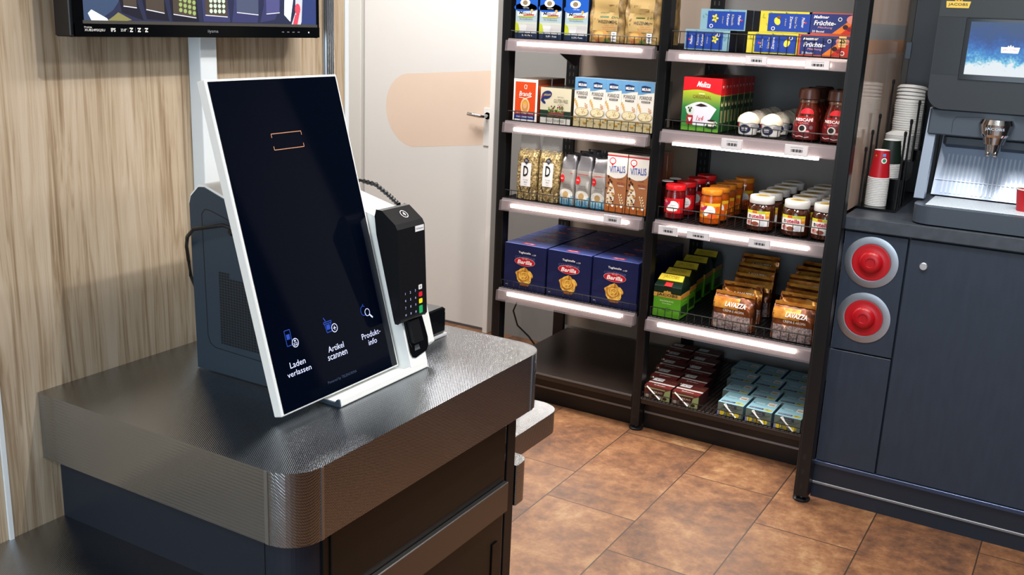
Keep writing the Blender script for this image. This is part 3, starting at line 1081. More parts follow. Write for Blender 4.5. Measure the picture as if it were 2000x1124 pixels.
RIB = mat('white_ribs', 'c3d0e0', .25, .1)
for i in range(26):
    u = -.398 + .0122 * i
    bk.poly(splash, [(u, .979), (u + .0052, .979), (u + .0052, 1.088), (u + .0026, 1.092), (u, 1.088)], RIB, 2)
bk.rect(splash, XL + .04, 1.014, XR - .04, 1.0165, RIB, 3)
wbuild(bk, 'splash_panel', cm)
wbuild(MB().box(XL + .04, XR - .04, 3.31, 3.336, 1.11, 1.15, CMG, .01), 'splash_header', cm)
sp_ = MB()
CR = CHROME
for (zz0, zz1, w0, w1) in ((1.2135, 1.20, .040, .047), (1.20, 1.172, .047, .040), (1.172, 1.165, .040, .033), (1.165, 1.145, .033, .026), (1.145, 1.122, .022, .0185)):
    vs = []
    for z, wd in ((zz0, w0), (zz1, w1)):
        for i in range(17):
            a = PI * i / 16
            vs.append((-.266 - wd * math.cos(a), 3.17 - (.028 + wd * .35) * math.sin(a) ** .6, z))
    sp_.add(vs, [(i, i + 1, 17 + i + 1, 17 + i) for i in range(16)], CR, True)
    sp_.add([v for v in vs[17:]], [tuple(range(17))], CR)
    sp_.add([v for v in vs[:17]], [tuple(range(17))[::-1]], CR)
for dx in (-.0095, .0095):
    sp_.lathe([(.0055, 1.112), (.0068, 1.114), (.0068, 1.124), (.005, 1.13)], CR, -.266 + dx, 3.145, 14)
sp_.text(flat_y(3.1262, e=.0004), 'JACOBS', -.266, 1.188, .009, ALU, 1, wd=.05)
wbuild(sp_, 'chrome_spout', cm, label='chrome coffee spout')
tray = rrect(XL + .018, XR - .018, 3.036, 3.37, .05, (1, 0, 0, 1), 10)
wbuild(MB().prism(tray, 'z', .915, .9655, CMG), 'drip_tray', cm, bevel=.004)
GR = noise_mat('pale_drip_mat', 'b4c6d6', 'dbe5ec', 260, .4)
wbuild(MB().box(XL + .05, XR - .05, 3.065, 3.245, .9656, .9685, GR, .001), 'drip_grate', cm, label='pale drip grate')
ft = MB()
for x in (XL + .04, XR - .05):
    ft.lathe([(.02, .9108), (.02, .915)], BLACKP, x, 3.12, 16).lathe([(.02, .9108), (.02, .915)], BLACKP, x, 3.3, 16)
wbuild(ft, 'machine_feet', cm)

# red cup on the drip tray
rcup = thing('paper_cup', 'red paper cup standing on the coffee machine drip tray', 'cup', (-.157, 3.15, .9687))
CUPR = mat('cup_red', 'b3121f', .4)
CUPW = mat('cup_white_paper', 'e8e6e2', .55)
wbuild(MB().lathe([(.0, .9700), (.021, .9688), (.0235, .9690), (.0305, 1.0275), (.0285, 1.0275), (.0225, .975), (0, .975)], CUPR, -.157, 3.15, 28, cap=False), 'cup_body', rcup)
wbuild(MB().lathe([(.0300, 1.0278), (.0316, 1.0285), (.0316, 1.031), (.0298, 1.0315), (.029, 1.029), (.0300, 1.0278)], CUPW, -.157, 3.15, 28, cap=False), 'cup_rim', rcup, label='white rim')

# ================================================================ cup rack
rk = thing('cup_rack', 'black stepped rack with upright rods holding stacked cups on the worktop', 'cup rack', (-.56, 3.36, .911))
steps = [(3.185, 3.300, .918), (3.300, 3.392, .996), (3.392, 3.494, 1.046), (3.494, 3.606, 1.072)]
bs = MB()
for a, b, z in steps:
    bs.box(-.626, -.506, a, b, .9112, z, BLACKG)
wbuild(bs, 'rack_base', rk)
rods = [(-.6175, 3.192, 1.10), (-.6175, 3.268, 1.146), (-.6175, 3.352, 1.19), (-.6175, 3.500, 1.292),
        (-.5125, 3.206, 1.155), (-.5125, 3.290, 1.186), (-.5125, 3.392, 1.238), (-.5125, 3.505, 1.262)]
for i, (x, y, z) in enumerate(rods):
    zb = [s[2] for s in steps if s[0] <= y < s[1]][0]
    y += .006 if i in (0, 4) else 0
    wbuild(MB().lathe([(.0034, zb), (.0034, z - .016), (.0046, z - .013), (.0046, z - .003), (.002, z)], BLACKP, x, y, 10), 'rod', rk)


BRIM = mat('cup_rim_white', 'dcdbd8', .5)
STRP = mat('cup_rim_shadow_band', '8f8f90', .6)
TOPR, TOPG = CUPR, mat('cup_dark_green', '14231b', .45)


def cup_mesh(r, h, m, rimz, print_=None):
    k = MB()
    rb = r * .74
    # upside-down cup: the wide rim is at the bottom and the closed base on top
    k.lathe([(r * 1.03, 0), (r * 1.06, .0015), (r * 1.06, .004), (r * 1.01, .0055)], BRIM, n=32, cap=False)
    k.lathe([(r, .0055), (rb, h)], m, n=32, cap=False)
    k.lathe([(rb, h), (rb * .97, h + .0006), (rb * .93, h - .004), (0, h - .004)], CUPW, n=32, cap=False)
    if print_:
        print_(k, cyl(0, 0, lambda z: r + (rb - r) * (z - .0055) / (h - .0055)))
    return k


def red_print(k, S):
    k.ell(S, .014, .058, .0085, .0085, WHITEI, 2, rings=2).ell(S, .014, .058, .0055, .0055, mat('print_green', '2f8a5a', .5), 3, rings=2)
    k.rect(S, .008, .070, .017, .079, mat('print_blue', '5c8fd0', .5), 2, 3, 1)
    k.ell(S, -.012, .072, .003, .003, mat('print_gold', 'b5812f', .5), 2)


def put_stack(x, y, zb, r, h, n, dz, m, label, grp, top, pr=None):
    """an upright stack of n nested upside-down cups, each its own object"""
    proto = None
    for i in range(n):
        z = zb + dz * i
        whole = i == n - 1
        if proto is None:
            t0 = thing('paper_cup', label, 'cup', (x, y, z), 0, grp)
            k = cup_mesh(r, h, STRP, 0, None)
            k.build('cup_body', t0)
            proto = t0
        elif whole:
            t1 = thing('paper_cup', top, 'cup', (x, y, z), 0)
            cup_mesh(r, h, m, 0, pr).build('cup_body', t1)
        else:
            dup(proto, (x, y, z), 0)


put_stack(-.578, 3.2440, .9184, .0305, .088, 17, .0052, TOPR, 'white rimmed nested cup in the front stack under a red cup', 'nested cups in the front stack', 'red upside-down paper cup topping the front stack in the rack', red_print)
put_stack(-.570, 3.3440, .9964, .0350, .078, 8, .0055, TOPG, 'white rimmed nested cup in the second stack under a dark green cup', 'nested cups in the second stack', 'dark green upside-down paper cup topping the second stack')
put_stack(-.566, 3.4420, 1.0464, .0415, .012, 15, .0052, CUPW, 'flat white nested cup in the third stack', 'nested cups in the third stack', 'white paper disc on top of the third stack in the rack')
# tall stack of lids at the back
lp = thing('cup_lid', 'white cup lid nested in the tall back stack', 'cup lid', (-.564, 3.5480, 1.0724), 0, 'nested lids in the tall back stack')
lm = MB()
lm.lathe([(.0455, 0), (.0485, .001), (.0485, .0048), (.0465, .006), (.0425, .0105), (.041, .0105), (.0395, .008), (0, .008)], CUPW, n=32, cap=False)
lm.build('lid_shell', lp)
for i in range(1, 25):
    q = dup(lp, (-.564 + .0008 * math.sin(i), 3.55 + (0 if i < 21 else .0015 * (i - 20)), 1.0724 + .0074 * i))
    if i >= 21:
        q.rotation_euler = (R_(-2.6 * (i - 20)), R_(1), 0)
        q.location.z += .0026 * (i - 20)
q['label'] = 'tilted white cup lid topmost on the tall back stack'
del q['group']

# ================================================================ shelf rack
YR = 3.19
rack = thing('shelf_rack', 'black metal shelf rack with two open bays standing against the back wall', 'shelf rack', (-1.29, 3.45, 0))
for (x0, x1, y0, y1) in ((-1.922, -1.888, YR, YR + .045), (-1.3165, -1.2830, YR, YR + .045), (-.657, -.613, 2.972, 3.018), (-.6645, -.6570, 3.185, 3.215)):
    po = MB().box(x0, x1, y0, y1, .018, 2.25, BLACKM, .002)
    q = flat_y(y0)
    xm = (x0 + x1) / 2
    for z in [.045 + .05 * i for i in range(3)] if x0 > -1.9 else []:
        po.rect(q, xm - .005, z, xm + .003, z + .018, INK, 1)
    po.rect(q, x0 + .006, .02, x0 + .007, 2.2, mat('post_edge', '2c2e32', .3), 1)
    post = wbuild(po, 'post', rack)
    f_ = MB().lathe([(.026, .0005), (.027, .006), (.014, .012), (.012, .0185)], BLACKP, xm, (y0 + y1) / 2, 20)
    f_.build('foot', post).matrix_parent_inverse = Matrix.Translation(rack.location).inverted() @ Matrix.Identity(4)
    post.children[0].matrix_parent_inverse = Matrix.Identity(4)
for xc in (-1.935, -1.338, -.72):
    u = MB().box(xc - .024, xc + .024, 3.78, 3.802, 0.001, 2.25, BLACKM)
    q = flat_y(3.78)
    for i in range(52):
        for dx in (-.010, .007):
            u.rect(q, xc + dx, .25 + .03 * i, xc + dx + .004, .25 + .03 * i + .016, mat('slot_grey', '3b3a3a', .5), 1)
    wbuild(u, 'upright', rack)
wbuild(MB().box(-1.91, -1.3625, 3.8025, 3.815, .135, 2.2, TAUPE), 'back_panel', rack)
wbuild(MB().box(-1.3135, -.665, 3.8025, 3.815, .135, 2.2, GREYP), 'back_panel', rack)
BROWNB = mat('dark_brown_base', '2b2320', .3)
for x0, x1 in ((-1.886, -1.318), (-1.281, -.665)):
    wbuild(MB().box(x0, x1, 3.192, 3.779, .108, .1325, BROWNB, .001), 'base_deck', rack)
    wbuild(MB().box(x0, x1, 3.1905, 3.1925, .126, .1328, mat('base_edge_grey', '6a6a6b', .4, .3)), 'base_deck_edge', rack)
    wbuild(MB().box(x0, x1, 3.236, 3.25, .001, .108, BLACKM), 'base_plinth', rack)
    wbuild(MB().box(x0, x1, 3.2335, 3.237, .058, .067, ALUM, .001), 'plinth_strip', rack, label='aluminium strip along the base')


def cover_mat():
    m = bpy.data.materials.new('clear_rail_cover')
    m.use_nodes = True
    t = m.node_tree
    out = t.nodes['Material Output']
    b = t.nodes['Principled BSDF']
    b.inputs['Base Color'].default_value = lin('cdbfc4')
    b.inputs['Roughness'].default_value = .15
    tr = t.nodes.new('ShaderNodeBsdfTransparent')
    mx = t.nodes.new('ShaderNodeMixShader')
    mx.inputs[0].default_value = .12
    t.links.new(tr.outputs[0], mx.inputs[1])
    t.links.new(b.outputs[0], mx.inputs[2])
    t.links.new(mx.outputs[0], out.inputs[0])
    return m


COVER = cover_mat()


def shelf(x0, x1, zt, zb, gh, label, tz=None, dx0=0., dx1=0., tr=.0062):
    s = thing('lit_shelf', label, 'shelf', ((x0 + x1) / 2, 3.44, zb))
    dk = MB().box(x0 - min(dx0, .008), x1 + dx1, 3.188, 3.778, zt - .016, zt - .001, BLACKM)
    if dx0 > .008:
        dk.box(x0 - dx0, x0 - .008, 3.237, 3.778, zt - .016, zt - .001, BLACKM)
    wbuild(dk, 'deck', s)
    wm = MB()
    n = int((x1 - x0) / .0145)
    for i in range(n + 1):
        x = x0 + (x1 - x0) * i / n
        wm.box(x - .0011, x + .0011, 3.176, 3.77, zt - .001, zt + .0012, WIRE)
    wm.box(x0, x1, 3.176, 3.1785, zt - .001, zt + .0015, WIRE)
    wbuild(wm, 'wire_mat', s)
    ra = MB().prism([(3.1875, zt), (3.170, zt - .001), (3.1665, zt - .010), (3.164, zb), (3.1875, zb)], 'x', x0, x1, RAIL)
    wbuild(ra, 'price_rail', s, label='grey price rail')
    cv = MB().prism([(3.1525, zt - .007), (3.1515, zt - .007), (3.1475, zb - .001), (3.1485, zb - .001)], 'x', x0, x1, COVER)
    cv.box(x0, x1, 3.1525, 3.170, zt - .0075, zt - .006, COVER)
    wbuild(cv, 'rail_cover', s, label='clear rail cover')
    tz = tz if tz is not None else zb + (zt - zb) * .42
    tb_ = MB().tube([(x0 + .045, 3.1592, tz), (x1 - .05, 3.1592, tz)], tr * .6, TUBE, 10)
    tb_.box(x0 + .045, x1 - .05, 3.1555, 3.1625, tz - tr, tz + tr, TUBE)
    wbuild(tb_, 'led_lamp', s, label='bright LED tube')
    area_lamp('shelf_led_lamp', ((x0 + x1) / 2, 3.171, zb - .004), x1 - x0 - .1, .012, 1.1, (1, .95, .88), (R_(-32), 0, 0), 160)
    gu = MB().rod((x0 + .004, 3.181, zt + gh), (x1 - .002, 3.181, zt + gh), .0017, WIRE)
    k = int((x1 - x0) / .0262)
    for i in range(k + 1):
        x = x0 + .004 + (x1 - x0 - .006) * i / k
        gu.rod((x, 3.1815, zt - .0005), (x, 3.1815, zt + gh), .0012, WIRE, 4)
    wbuild(gu, 'wire_guard', s)
    br = MB()
    for xb in (x0 + .006,):
        br.prism([(3.778, zt - .0165), (3.698, zt - .11), (3.66, zt - .10), (3.45, zt - .0165)], 'x', xb, xb + .003, BLACKM)
    wbuild(br, 'bracket', s)
    return s


LX0, LX1, RX0, RX1 = -1.882, -1.320, -1.272, -.697
shelf(LX0, LX1, 1.364, 1.322, .026, 'lit shelf at the top of the left bay under milk cartons and flour bags', 1.347)
shelf(LX0, LX1, 1.074, 1.034, .034, 'lit shelf in the left bay holding rusk, crispbread and porridge', 1.046)
shelf(LX0, LX1, .789, .747, .030, 'lit shelf in the left bay holding oat bags and muesli', .766)
shelf(LX0, LX1, .4445, .4005, .030, 'lowest lit shelf in the left bay under the navy pasta boxes', .428)
shelf(RX0, RX1, 1.356, 1.320, .058, 'lit shelf at the top of the right bay under the tea boxes', 1.336, .005, .03)
shelf(RX0, RX1, 1.097, 1.056, .030, 'lit shelf in the right bay holding filter boxes and instant coffee', 1.053, .005, .03, .0048)
shelf(RX0, RX1, .790, .747, .044, 'lit shelf in the right bay holding jam and chocolate spread jars', .768, .042, .03)
shelf(RX0, RX1, .442, .399, .036, 'lowest lit shelf in the right bay under ground coffee packs', .424, .005, .03)
# loose black wire tray on the base of the right bay
wt = thing('wire_tray', 'black wire tray on the rack base holding brown and pale blue cartons', 'tray', (-.98, 3.42, .133))
tm = MB()
for i in range(40):
    x = -1.272 + .0147 * i
    tm.box(x - .001, x + .001, 3.178, 3.76, .1332, .1352, WIRE)
for y in (3.178, 3.35, 3.52, 3.76):
    tm.box(-1.272, -.698, y, y + .0015, .1332, .1352, WIRE)
wbuild(tm, 'tray_mat', wt)
tg = MB().rod((-1.274, 3.180, .158), (-.697, 3.180, .158), .0014, WIRE)
for i in range(23):
    tg.rod((-1.273 + .0262 * i, 3.180, .1335), (-1.273 + .0262 * i, 3.180, .158), .0009, WIRE, 4)
wbuild(tg, 'wire_guard', wt)
# wire divider between orange jam and chocolate spread
dv = MB()
for z in (.795, .812, .829, .846):
    dv.rod((-1.040, 3.20, z), (-1.040, 3.74, z), .0012, WIRE, 5)
for i in range(22):
    dv.rod((-1.040, 3.20 + .0255 * i, .7925), (-1.040, 3.20 + .0255 * i, .846), .0009, WIRE, 4)
dv.build('wire_divider', label='low black wire divider left of the chocolate spread jars', cat='shelf divider')
MB().tube([(-2.15, 3.80, .36), (-2.157, 3.80, .195), (-2.175, 3.80, .15), (-2.15, 3.80, .085), (-2.09, 3.80, .045), (-2.05, 3.80, .005), (-1.95, 3.80, .004)], .004, BLACKP, 8).build(
    'cable', label='black cable hanging down to the floor behind the left bay', cat='cable')

TAGM = mat('price_tag_face', 'd9d6da', .35)
TAGB = mat('price_tag_rim', 'b9b5ba', .4)


def price_tag(u0, u1, z0, z1, label):
    t = thing('price_tag', label, 'price tag', ((u0 + u1) / 2, 3.145, z0))
    wbuild(MB().box(u0, u1, 3.1405, 3.1468, z0, z1, TAGB, .0008), 'tag_case', t)
    S = flat_y(3.1405)
    f = MB().rect(S, u0 + .002, z0 + .002, u1 - .002, z1 - .002, TAGM, 1)
    w_, h_ = u1 - u0, z1 - z0
    for i in range(11):
        x = u0 + w_ * (.28 + .045 * i)
        f.rect(S, x, z0 + h_ * .34, x + w_ * (.02 + .012 * (i % 3)), z0 + h_ * .62, INK, 2)
    f.rect(S, u0 + w_ * .25, z0 + h_ * .76, u0 + w_ * .78, z0 + h_ * .80, mat('grey_ink'), 2)
    wbuild(f, 'tag_screen', t)


price_tag(-1.004, -.934, 1.324, 1.351, 'electronic price tag under the yellow lemon tea')
price_tag(-.817, -.743, 1.321, 1.349, 'electronic price tag under the fruit tea')
price_tag(-1.056, -.986, 1.056, 1.089, 'electronic price tag under the domed white cups')
price_tag(-.850, -.777, 1.057, 1.090, 'electronic price tag under the instant coffee jars')
price_tag(-1.247, -1.178, .747, .777, 'electronic price tag under the red jam jars')
price_tag(-1.145, -1.066, .748, .773, 'electronic price tag under the orange jam jars')
price_tag(-.934, -.862, .750, .779, 'electronic price tag under the chocolate spread jars')
price_tag(-1.453, -1.386, .757, .787, 'electronic price tag under the muesli boxes')

# ================================================================ goods
ORD = ['frontmost', 'second', 'third', 'fourth', 'fifth', 'sixth', 'seventh', 'eighth', 'ninth', 'tenth', 'eleventh']
S0 = flat_y(0)


def C(name, h=None, r=.4, **k):
    assert h or 'pack_' + name in MATS, name
    return mat('pack_' + name, h, r, **k)


def bag(w, d, h, m, top=.2, taper=.85, wr=.003, seed=1, n=32, rows=18, exp=5, topw=1.0, mtop=None, ztop=None):
    """a filled paper or film bag: rounded-box section that flattens to a seam on top"""
    rnd = random.Random(seed)
    ph = [(rnd.uniform(0, 6), rnd.uniform(40, 130), rnd.uniform(40, 130), rnd.uniform(.4, 1)) for _ in range(5)]

    def nz(a, z):
        return sum(k * math.sin(p + f1 * math.cos(a) * .045 + f2 * z) for p, f1, f2, k in ph) / 3

    def half(z):
        t = z / h
        if t > 1 - top:
            q = min(1, (t - 1 + top) / top)
            return w / 2 * (.9985 + (topw - .9985) * q), d / 2 * .9 * (1 - (1 - taper) * (1 - top)) * max((1 - q) ** .8, .02)
        b = min(1, .90 + .1 * math.sin(PI * min(t / (1 - top), 1)))
        return w / 2 * (.985 + .015 * b), d / 2 * (b if t > .02 else .88) * (1 - (1 - taper) * t)

    def pt(a, z, off=0.):
        hw, hd = half(z)
        ca, sa = math.cos(a), math.sin(a)
        e = 2 / exp
        x = hw * math.copysign(abs(ca) ** e, ca)
        y = hd * math.copysign(abs(sa) ** e, sa)
        amp = wr * (.35 + z / h) * nz(a, z)
        fade = min(1, z / (.08 * h))
        return (x * (1 + 0 * amp), d / 2 + y + (amp * fade if sa < 0 else -amp * fade) * (1 if abs(sa) > .2 else 0) - off, z)
    k = MB()
    vs = []
    for j in range(rows + 1):
        z = h * j / rows
        for i in range(n):
            vs.append(pt(2 * PI * (i + .5) / n, z))
    fs1, fs2 = [], []
    for j in range(rows):
        for i in range(n):
            q = (i + 1) % n
            f = (j * n + i, j * n + q, (j + 1) * n + q, (j + 1) * n + i)
            (fs2 if ztop and h * j / rows >= ztop else fs1).append(f)
    k.add(vs, fs1 + [tuple(range(n))[::-1], tuple(range(rows * n, rows * n + n))], m, True)
    if fs2:
        b = MB()
        k.add(vs, fs2, mtop or m, True)

    def surf(u, v, L):
        hw, hd = half(v)
        q = max(-1, min(1, u / hw))
        c = abs(q) ** (exp / 2)
        a = -math.acos(max(-1, min(1, math.copysign(c, q))))
        p = pt(a, v)
        return (p[0], p[1] - .0008 - .0004 * L, p[2])
    return k, surf


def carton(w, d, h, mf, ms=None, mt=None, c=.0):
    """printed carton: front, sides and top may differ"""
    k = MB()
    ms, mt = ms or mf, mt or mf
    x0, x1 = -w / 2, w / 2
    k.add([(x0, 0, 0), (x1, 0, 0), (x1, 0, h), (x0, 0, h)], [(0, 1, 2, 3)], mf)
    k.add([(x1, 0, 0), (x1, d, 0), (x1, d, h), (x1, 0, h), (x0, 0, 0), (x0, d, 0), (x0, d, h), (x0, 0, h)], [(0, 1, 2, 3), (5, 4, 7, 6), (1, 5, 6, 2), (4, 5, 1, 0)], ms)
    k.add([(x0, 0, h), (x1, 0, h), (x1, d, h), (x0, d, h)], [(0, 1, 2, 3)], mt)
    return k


def side_surf(w):
    """right-hand side of a carton: u runs front to back"""
    return lambda u, v, L: (w / 2 + .0003 * L, u, v)


def top_surf(h):
    return lambda u, v, L: (u, v, h + .0003 * L)


def run(proto, spots, labels, group):
    """proto plus copies at the other spots"""
    for i, (x, y, z, rz) in enumerate(spots):
        if i == 0:
            o = proto
            o.location = (x, y, z)
            o.rotation_euler.z = rz
            o['label'] = labels[0]
            if group:
                o['group'] = group
        else:
            dup(proto, (x, y, z), rz, labels[i] if isinstance(labels, list) else labels, group)


def single(mb, name, cat, parts=()):
    o = mb.build(name)
    o['category'] = cat
    return o


# ---- milk cartons
def milk():
    w, d, h = .087, .062, .205
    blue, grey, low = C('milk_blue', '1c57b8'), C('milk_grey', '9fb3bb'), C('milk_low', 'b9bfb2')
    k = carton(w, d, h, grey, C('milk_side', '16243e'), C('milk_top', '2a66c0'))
    k.rect(S0, -w / 2, .098, w / 2, h, blue, 1)
    k.ell(S0, -.004, .104, .046, .016, blue, 1)
    k.rect(S0, -w / 2, .022, w / 2, .056, low, 1)
    k.poly(S0, [(-w / 2, .056), (-w / 2, .018), (-.024, .022), (-.032, .048)], C('lime', 'a9b52c'), 2)
    k.poly(S0, [(-.036, .090), (.040, .094), (.036, .078), (-.036, .076)], WHITEI, 2)
    k.text(S0, 'MinusL', -.002, .0865, .0105, INK, 3, wd=.056, shear=.25, bold=.015)
    k.poly(S0, [(-.012, .0805), (.034, .083), (.030, .0790), (-.012, .0775)], C('milk_red', 'b8323a'), 3).poly(S0, [(-.032, .0755), (.032, .0775), (.022, .0725), (-.03, .0725)], C('lime'), 3)
    k.ell(S0, .022, .0955, .005, .005, C('milk_gold', 'c9a64a'), 4)
    k.text(S0, 'H-Vollmilch', .0, .066, .006, C('slate', '54636e'), 3, wd=.052)
    k.poly(S0, [(-.030, .046), (.004, .046), (-.002, .020), (-.024, .020)], C('glass_grey', 'c3c5c8'), 3)
    k.poly(S0, [(.0, .050), (.040, .050), (.040, .018), (-.002, .018)], C('glass_grey2', 'b4b4b6'), 2)
    k.rect(S0, -w / 2, .0, w / 2, .018, C('milk_navy', '1d2b44'), 3)
    k.text(S0, '3,5% Fett', .006, .010, .006, WHITEI, 4, wd=.042)
    k.ell(S0, -.006, .121, .020, .013, WHITEI, 3).ell(S0, -.006, .121, .010, .008, C('tan', '8a7a5c'), 4)
    k.text(S0, '1,5% Fett', -.002, .1035, .0045, WHITEI, 4, wd=.024)
    return single(k, 'milk_carton', 'milk carton')


ZL1 = 1.3662
run(milk(), [(-1.8215, 3.186, ZL1, 0), (-1.7245, 3.186, ZL1, 0), (-1.6265, 3.192, ZL1, .02), (-1.8215, 3.255, ZL1, 0), (-1.7245, 3.255, ZL1, 0), (-1.6265, 3.262, ZL1, 0)],
    ['blue and grey milk carton at the front next to the left post', 'blue and grey milk carton at the front, middle of three', 'blue and grey milk carton at the front beside the flour bags',
     'second milk carton in the row next to the left post', 'second milk carton in the middle row', 'second milk carton in the row beside the flour bags'], 'milk cartons on the top left shelf')


# ---- flour bags
def flour(seed):
    kr = noise_mat('kraft_paper', '6b5532', 'a98a54', 34, .5, bump=1.0, lo=.35, hi=.6)
    k, S = bag(.132, .085, .185, kr, .16, .9, .010, seed, rows=30)
    inn = C('flour_label', 'b3965f', .5)
    k.rect(S, -.046, .038, .044, .16, inn, 1, 8, 8)
    k.rect(S, -.022, .082, .010, .098, C('flour_green', '2f5a2c'), 2, 4, 2)
    k.text(S, 'Bio', .034, .086, .012, C('flour_green'), 3, wd=.030, shear=.3)
    k.text(S, 'WEIZENMEHL', .008, .068, .0105, INK, 3, wd=.070, bold=.01)
    for i, wdt in enumerate((.036, .052, .046)):
        k.text(S, ('Type 405', 'aus kontrolliertem', 'Anbau 1 kg')[i], .014, .0565 - .0065 * i, .0042, C('flour_orange', 'b85c3c'), 3, wd=wdt)
    k.ell(S, -.014, .022, .030, .019, C('flour_bread', 'b98846', .6), 2, rings=3).ell(S, -.020, .026, .016, .010, C('flour_crust', 'd2a860', .6), 3, rings=2)
    k.rect(S, .024, .004, .042, .036, PAPER, 3, 2, 3)
    k.line(S, [(.028, .03), (.038, .03)], .002, INK, 4).line(S, [(.028, .022), (.038, .022)], .002, INK, 4).line(S, [(.028, .012), (.038, .012)], .002, INK, 4)
    k.rect(S, -.002, .002, .016, .012, C('flour_leaf', '5d7a3c'), 3, 2, 2).rect(S, -.034, .002, -.018, .010, C('flour_orange'), 3, 2, 1)
    return single(k, 'flour_bag', 'flour bag')


f1, f2 = flour(3), flour(11)
run(f1, [(-1.501, 3.190, ZL1, .03)], ['crumpled kraft paper flour bag beside the milk cartons'], 'flour bags')
run(f2, [(-1.3895, 3.188, ZL1, -.04)], ['crumpled kraft paper flour bag next to the middle post'], 'flour bags')
f1.location.x, f2.location.x = -1.5150, -1.3845
dup(f1, (-1.522, 3.30, ZL1), .02, 'flour bag standing behind the left kraft flour bag', 'flour bags')
dup(f2, (-1.384, 3.30, ZL1), -.02, 'flour bag standing behind the right kraft flour bag', 'flour bags')


# ---- rusk boxes
def rusk():
    w, d, h = .099, .10, .148
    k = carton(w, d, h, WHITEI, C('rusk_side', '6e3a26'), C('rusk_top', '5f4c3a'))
    og = C('rusk_orange', 'd8491c')
    k.rect(S0, -.0425, .022, .0415, .138, og, 1)
    k.text(S0, 'Brandt', 0, .096, .017, WHITEI, 3, wd=.052, shear=.25, bold=.012)
    k.line(S0, [(-.026, .083), (0, .080), (.026, .088)], .0022, WHITEI, 3)
    k.ring(S0, 0, .121, .006, .008, .0018, WHITEI, 3).line(S0, [(.006, .127), (.004, .113)], .0016, WHITEI, 3)
    k.ell(S0, .0, .053, .0185, .028, C('rusk_cream', 'e6c98f'), 2).ell(S0, 0, .053, .0135, .0225, C('rusk_tan', 'c98f52'), 3)
    k.ell(S0, 0, .058, .009, .012, C('rusk_hair', 'd9a640'), 4).ell(S0, 0, .052, .0075, .009, C('rusk_skin', 'dfa87c'), 5)
    k.rect(S0, -.0425, .024, .0415, .034, C('rusk_dark', '7e2a18'), 2).text(S0, 'Der Markenzwieback', 0, .029, .005, WHITEI, 4, wd=.074)
    k.rect(S0, -.0425, .006, .0415, .022, C('rusk_blue', '1c2c78'), 3).text(S0, 'OHNE FARBSTOFFE', 0, .014, .0062, WHITEI, 4, wd=.07)
    k.rect(side_surf(w), .006, .02, d - .006, h - .02, og, 1)
    k.rect(top_surf(h), -.03, .02, .03, .075, C('rusk_label', '8a6a4c'), 1)
    return single(k, 'rusk_box', 'rusk box')


ZL2 = 1.0762
run(rusk(), [(-1.8135, 3.190, ZL2, 0), (-1.812, 3.294, ZL2, .015)], ['orange rusk box at the front next to the left post', 'orange rusk box behind the front rusk box'], 'rusk boxes')


# ---- crispbread
def crisp():
    w, d, h = .123, .042, .125
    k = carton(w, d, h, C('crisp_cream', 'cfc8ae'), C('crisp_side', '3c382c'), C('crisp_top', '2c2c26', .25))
    nb = C('crisp_navy', '1f2f66')
    k.ell(S0, -.036, .099, .021, .014, nb, 2, rot=.35).text(S0, 'Wasa', -.034, .100, .009, C('crisp_gold', 'd8c070'), 4, wd=.027, shear=.2, rot=.2)
    k.ell(S0, -.052, .084, .006, .010, nb, 2, rot=-.6).ell(S0, -.048, .074, .010, .005, nb, 2, rot=-.6).ell(S0, -.054, .0925, .004, .006, C('crisp_red', 'a82c34'), 2, rot=-.6)
    k.text(S0, 'NATURAL', .020, .094, .0045, C('crisp_olive', '5e5a48'), 3, wd=.026)
    k.text(S0, 'GLUTEN FREE', .021, .080, .0125, C('crisp_grey', '4c4a40'), 3, wd=.056)
    k.text(S0, '& TASTY', .022, .067, .0065, C('crisp_olive'), 3, wd=.024)
    k.rect(S0, -w / 2, .020, w / 2, .046, C('crisp_dgreen', '1c3024'), 1)
    rn = random.Random(4)
    k.rect(S0, -.026, .030, .034, .042, C('crisp_bread', '7a3a3a'), 2)
    for i in range(44):
        k.ell(S0, rn.uniform(-.028, .034), rn.uniform(.038, .062), .0035, .003, (C('leaf1', '5f8a34'), C('leaf2', '8aa84a'), C('leaf3', '3c5f28'), C('leaf4', '8c3448'))[i % 4], 3 + i % 4, n=6)
    k.text(S0, 'crispbread with quinoa', 0, .026, .005, C('crisp_rust', 'a85c3a'), 3, wd=.07)
    k.rect(S0, -w / 2, 0, w / 2, .020, C('crisp_white', 'c9c7c0'), 1).text(S0, 'GLUTENFREI', .0, .0105, .009, C('crisp_grey'), 3, wd=.072)
    for y in (.012, .03):
        k.rect(top_surf(h), -w / 2 + .002, y, w / 2 - .002, y + .004, C('crisp_foil', '9a9a94', .2), 1)
    return single(k, 'crispbread_pack', 'crispbread pack')


run(crisp(), [(-1.6900, 3.190 + .046 * i, ZL2, .0) for i in range(4)], ['cream crispbread pack, %s in its row' % ORD[i] for i in range(4)], 'crispbread packs')


